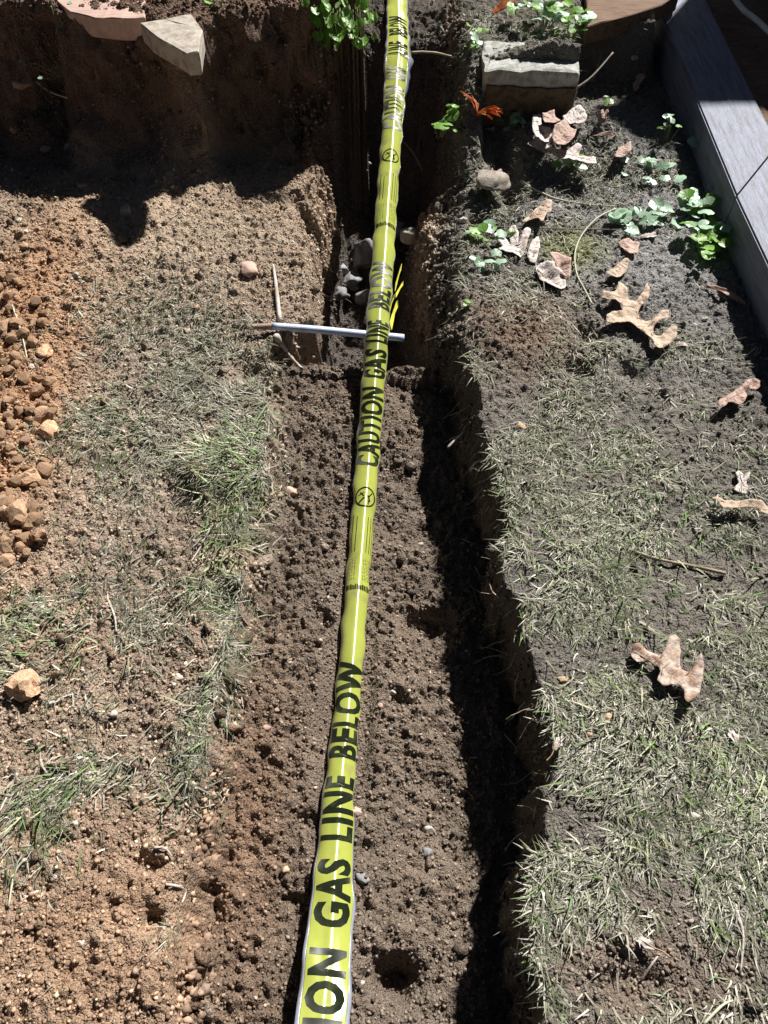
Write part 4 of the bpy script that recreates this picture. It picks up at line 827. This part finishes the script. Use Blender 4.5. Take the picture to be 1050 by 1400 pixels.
tube_px('root', [(414, 388), (428, 398), (434, 412), (438, 425)], .004, .003, M['root'], 'thin root on the edge of the left bank above the rod', 'root', .004)
tube_px('root', [(612, 612, -.08), (624, 600, -.07), (632, 592, -.06), (636, 584, -.06)], .0035, .0018, M['stick'], 'pale rootlet sticking from the right trench wall, upper of two', 'root')
tube_px('root', [(643, 643, -.08), (650, 633, -.06), (660, 628, -.05)], .0035, .0018, M['stick'], 'pale rootlet sticking from the right trench wall, lower of two', 'root')
for k, (pts, lab) in enumerate([([(228, 1210), (245, 1213), (255, 1219), (250, 1235)], 'hooked pale rootlet in the lower left bank'), ([(254, 1100), (268, 1112), (278, 1121)], 'pale rootlet on the left trench edge'), ([(212, 1160), (228, 1162), (236, 1172)], 'arched pale rootlet on the lower left bank'), ([(36, 1176), (22, 1195), (14, 1240)], 'long pale dry blade at the lower left edge'), ([(26, 1058), (14, 1085), (2, 1110)], 'pale straw at the left edge by the grass tuft'), ([(310, 905), (303, 935), (295, 958), (282, 950)], 'curled pale rootlet on the left trench edge'), ([(288, 725), (275, 750), (262, 770)], 'bent pale straw by the lush grass on the trench edge'), ([(18, 420), (30, 455), (40, 500)], 'thin pale root over the clay heap'), ([(148, 820), (158, 845), (160, 866)], 'bent pale straw in the middle of the left bank'), ([(705, 1310), (712, 1270), (720, 1240)], 'long pale straw on the right trench wall near the bottom'), ([(1005, 1245), (1014, 1280), (1010, 1330)], 'long dry stem in the lower right corner'), ([(960, 1400), (985, 1375), (1000, 1368)], 'straight grey twig at the bottom right'), ([(875, 1340), (890, 1318), (900, 1305)], 'short straight twig in the lower right turf')]):
    tube_px('dry_straw', pts, .0026, .0016, M['straw'] if k % 2 else M['stick'], lab, 'straw', .007, group='loose straws and rootlets')

# fine roots torn out of the cut walls: uncountable
V_, F_ = [], []; R = random.Random(9)
for i in range(230):
    if i < 130: y = R.uniform(.25, 1.6); x = float(right_rim(y))-R.uniform(-.02, .03); z = R.uniform(-.13, -.01); dx = -1
    elif i < 175: y = R.uniform(1.65, 2.7); x = float(right_rim(y))-R.uniform(.0, .12); z = float(H(x, y))+.004; dx = -1
    else: y = R.uniform(1.75, 2.75); x = float(left_rim(y))+R.uniform(.0, .12); z = float(H(x, y))+.004; dx = 1
    L = R.uniform(.02, .09); p = Vector((x, y, z)); d = Vector((dx*R.uniform(.1, .8), R.uniform(-.9, .5), R.uniform(-1.0, .1))).normalized(); r = R.uniform(.0006, .0016); b0 = len(V_)
    for k in range(6):
        t = d.cross(Vector((0, 0, 1))).normalized(); w = t.cross(d); rr_ = r*(1-k/7)
        for a in range(3): V_.append(p+t*(rr_*math.cos(a*2.094))+w*(rr_*math.sin(a*2.094)))
        d = (d+Vector((R.uniform(-.4, .4), R.uniform(-.4, .4), R.uniform(-.5, .2)))).normalized(); p = p+d*(L/5)
    for k in range(5):
        for a in range(3): F_.append((b0+k*3+a, b0+k*3+(a+1) % 3, b0+k*3+3+(a+1) % 3, b0+k*3+3+a))
me = bpy.data.meshes.new('fine_roots'); me.from_pydata(V_, [], F_); new_obj('fine_roots', me, M['root'], kind='stuff', label='fine torn roots hanging from the cut trench walls', cat='roots')

# ------------------------------------------------------------------ green plants
seedling(0, 0, 60, .11, .030, 'bright green leafy plant hanging over the hole at the top', 'green', 1, 'leafy_plant', .05, (0, 1), loc=at(464, 14, .40), hang=.10)
seedling(595, 183, 7, .05, .042, 'bright green seedling on the right rim left of the orange leaf', 'green', 2, h=.04, loc=at(600, 180, .05))
seedling(612, 152, 3, .02, .024, 'small bright green shoot above the seedling on the right rim', 'green', 3, h=.03, loc=at(613, 154, .1))
seedling(697, 175, 14, .045, .032, 'pale green weed at the left of the leaf pile', ['mint', 'green'], 4, h=.04)
seedling(775, 232, 11, .05, .03, 'green weed below the leaf pile', ['mint', 'green'], 5, h=.03)
seedling(828, 160, 2, .01, .024, 'tiny yellow-green shoot in the dark hollow', 'green', 6, h=.06)
seedling(912, 195, 8, .035, .024, 'small upright weed beside the dark hollow near the timber', ['mint', 'green'], 7, h=.09)
seedling(955, 210, 8, .035, .055, 'big pale green leaf sprig against the timber, upper of the ivy', 'mint', 8, h=.07)
seedling(955, 290, 20, .075, .042, 'pale green ivy sprig beside the timber joint', ['mint', 'mint', 'green'], 9, h=.05)
seedling(968, 325, 20, .07, .042, 'largest green ivy clump at the foot of the timber', ['mint', 'green'], 10, h=.06)
seedling(957, 352, 12, .04, .042, 'bright yellow-green clump at the bottom of the ivy', 'green', 11, h=.05)
seedling(860, 305, 14, .07, .040, 'pale green sprig right of the curved stem', ['mint'], 12, h=.022)
seedling(905, 305, 10, .06, .042, 'low pale green sprig between the curved stem and the ivy', ['mint'], 13, h=.022)
seedling(885, 240, 12, .09, .036, 'low pale green weed below the dark hollow', ['mint'], 14, h=.022)
seedling(665, 330, 11, .06, .034, 'blue-green weed on the right rim beside the pale lobed leaf', ['mint', 'green'], 15, h=.03)
seedling(668, 365, 8, .05, .026, 'blue-green weed on the right rim below another', ['mint'], 16, h=.025)
seedling(640, 422, 3, .02, .020, 'tiny green seedling on the dark right rim', 'green', 17, h=.02)
seedling(660, 70, 8, .05, .024, 'small green weed left of the concrete block', ['green', 'mint'], 18, h=.04, loc=at(652, 75, .15))
seedling(650, 95, 6, .03, .022, 'small weed below the left corner of the concrete block', ['green', 'mint'], 23, h=.03, loc=at(642, 100, .12))
seedling(735, 25, 30, .11, .042, 'green and pale ivy growing behind the concrete block', ['mint', 'green'], 19, h=.05, loc=at(745, 30, .22))
seedling(785, 40, 22, .07, .034, 'yellow-green weeds over the right end of the concrete block', ['green', 'green', 'mint'], 20, h=.05, loc=at(783, 45, .22))
seedling(90, 98, 14, .14, .014, 'dull green ground weeds on the shaded ledge at upper left', ['mint'], 21, h=.02, group='weeds on the shaded ledge')
seedling(420, 66, 4, .02, .028, 'pale green sprig in the upper left wall of the hole', ['mint'], 22, h=.03, loc=at(430, 68, .1))
seedling(270, 12, 16, .10, .022, 'green weed on the ledge right of the pale wedge stone', ['green', 'mint'], 24, h=.05, loc=at(300, 4, .41))
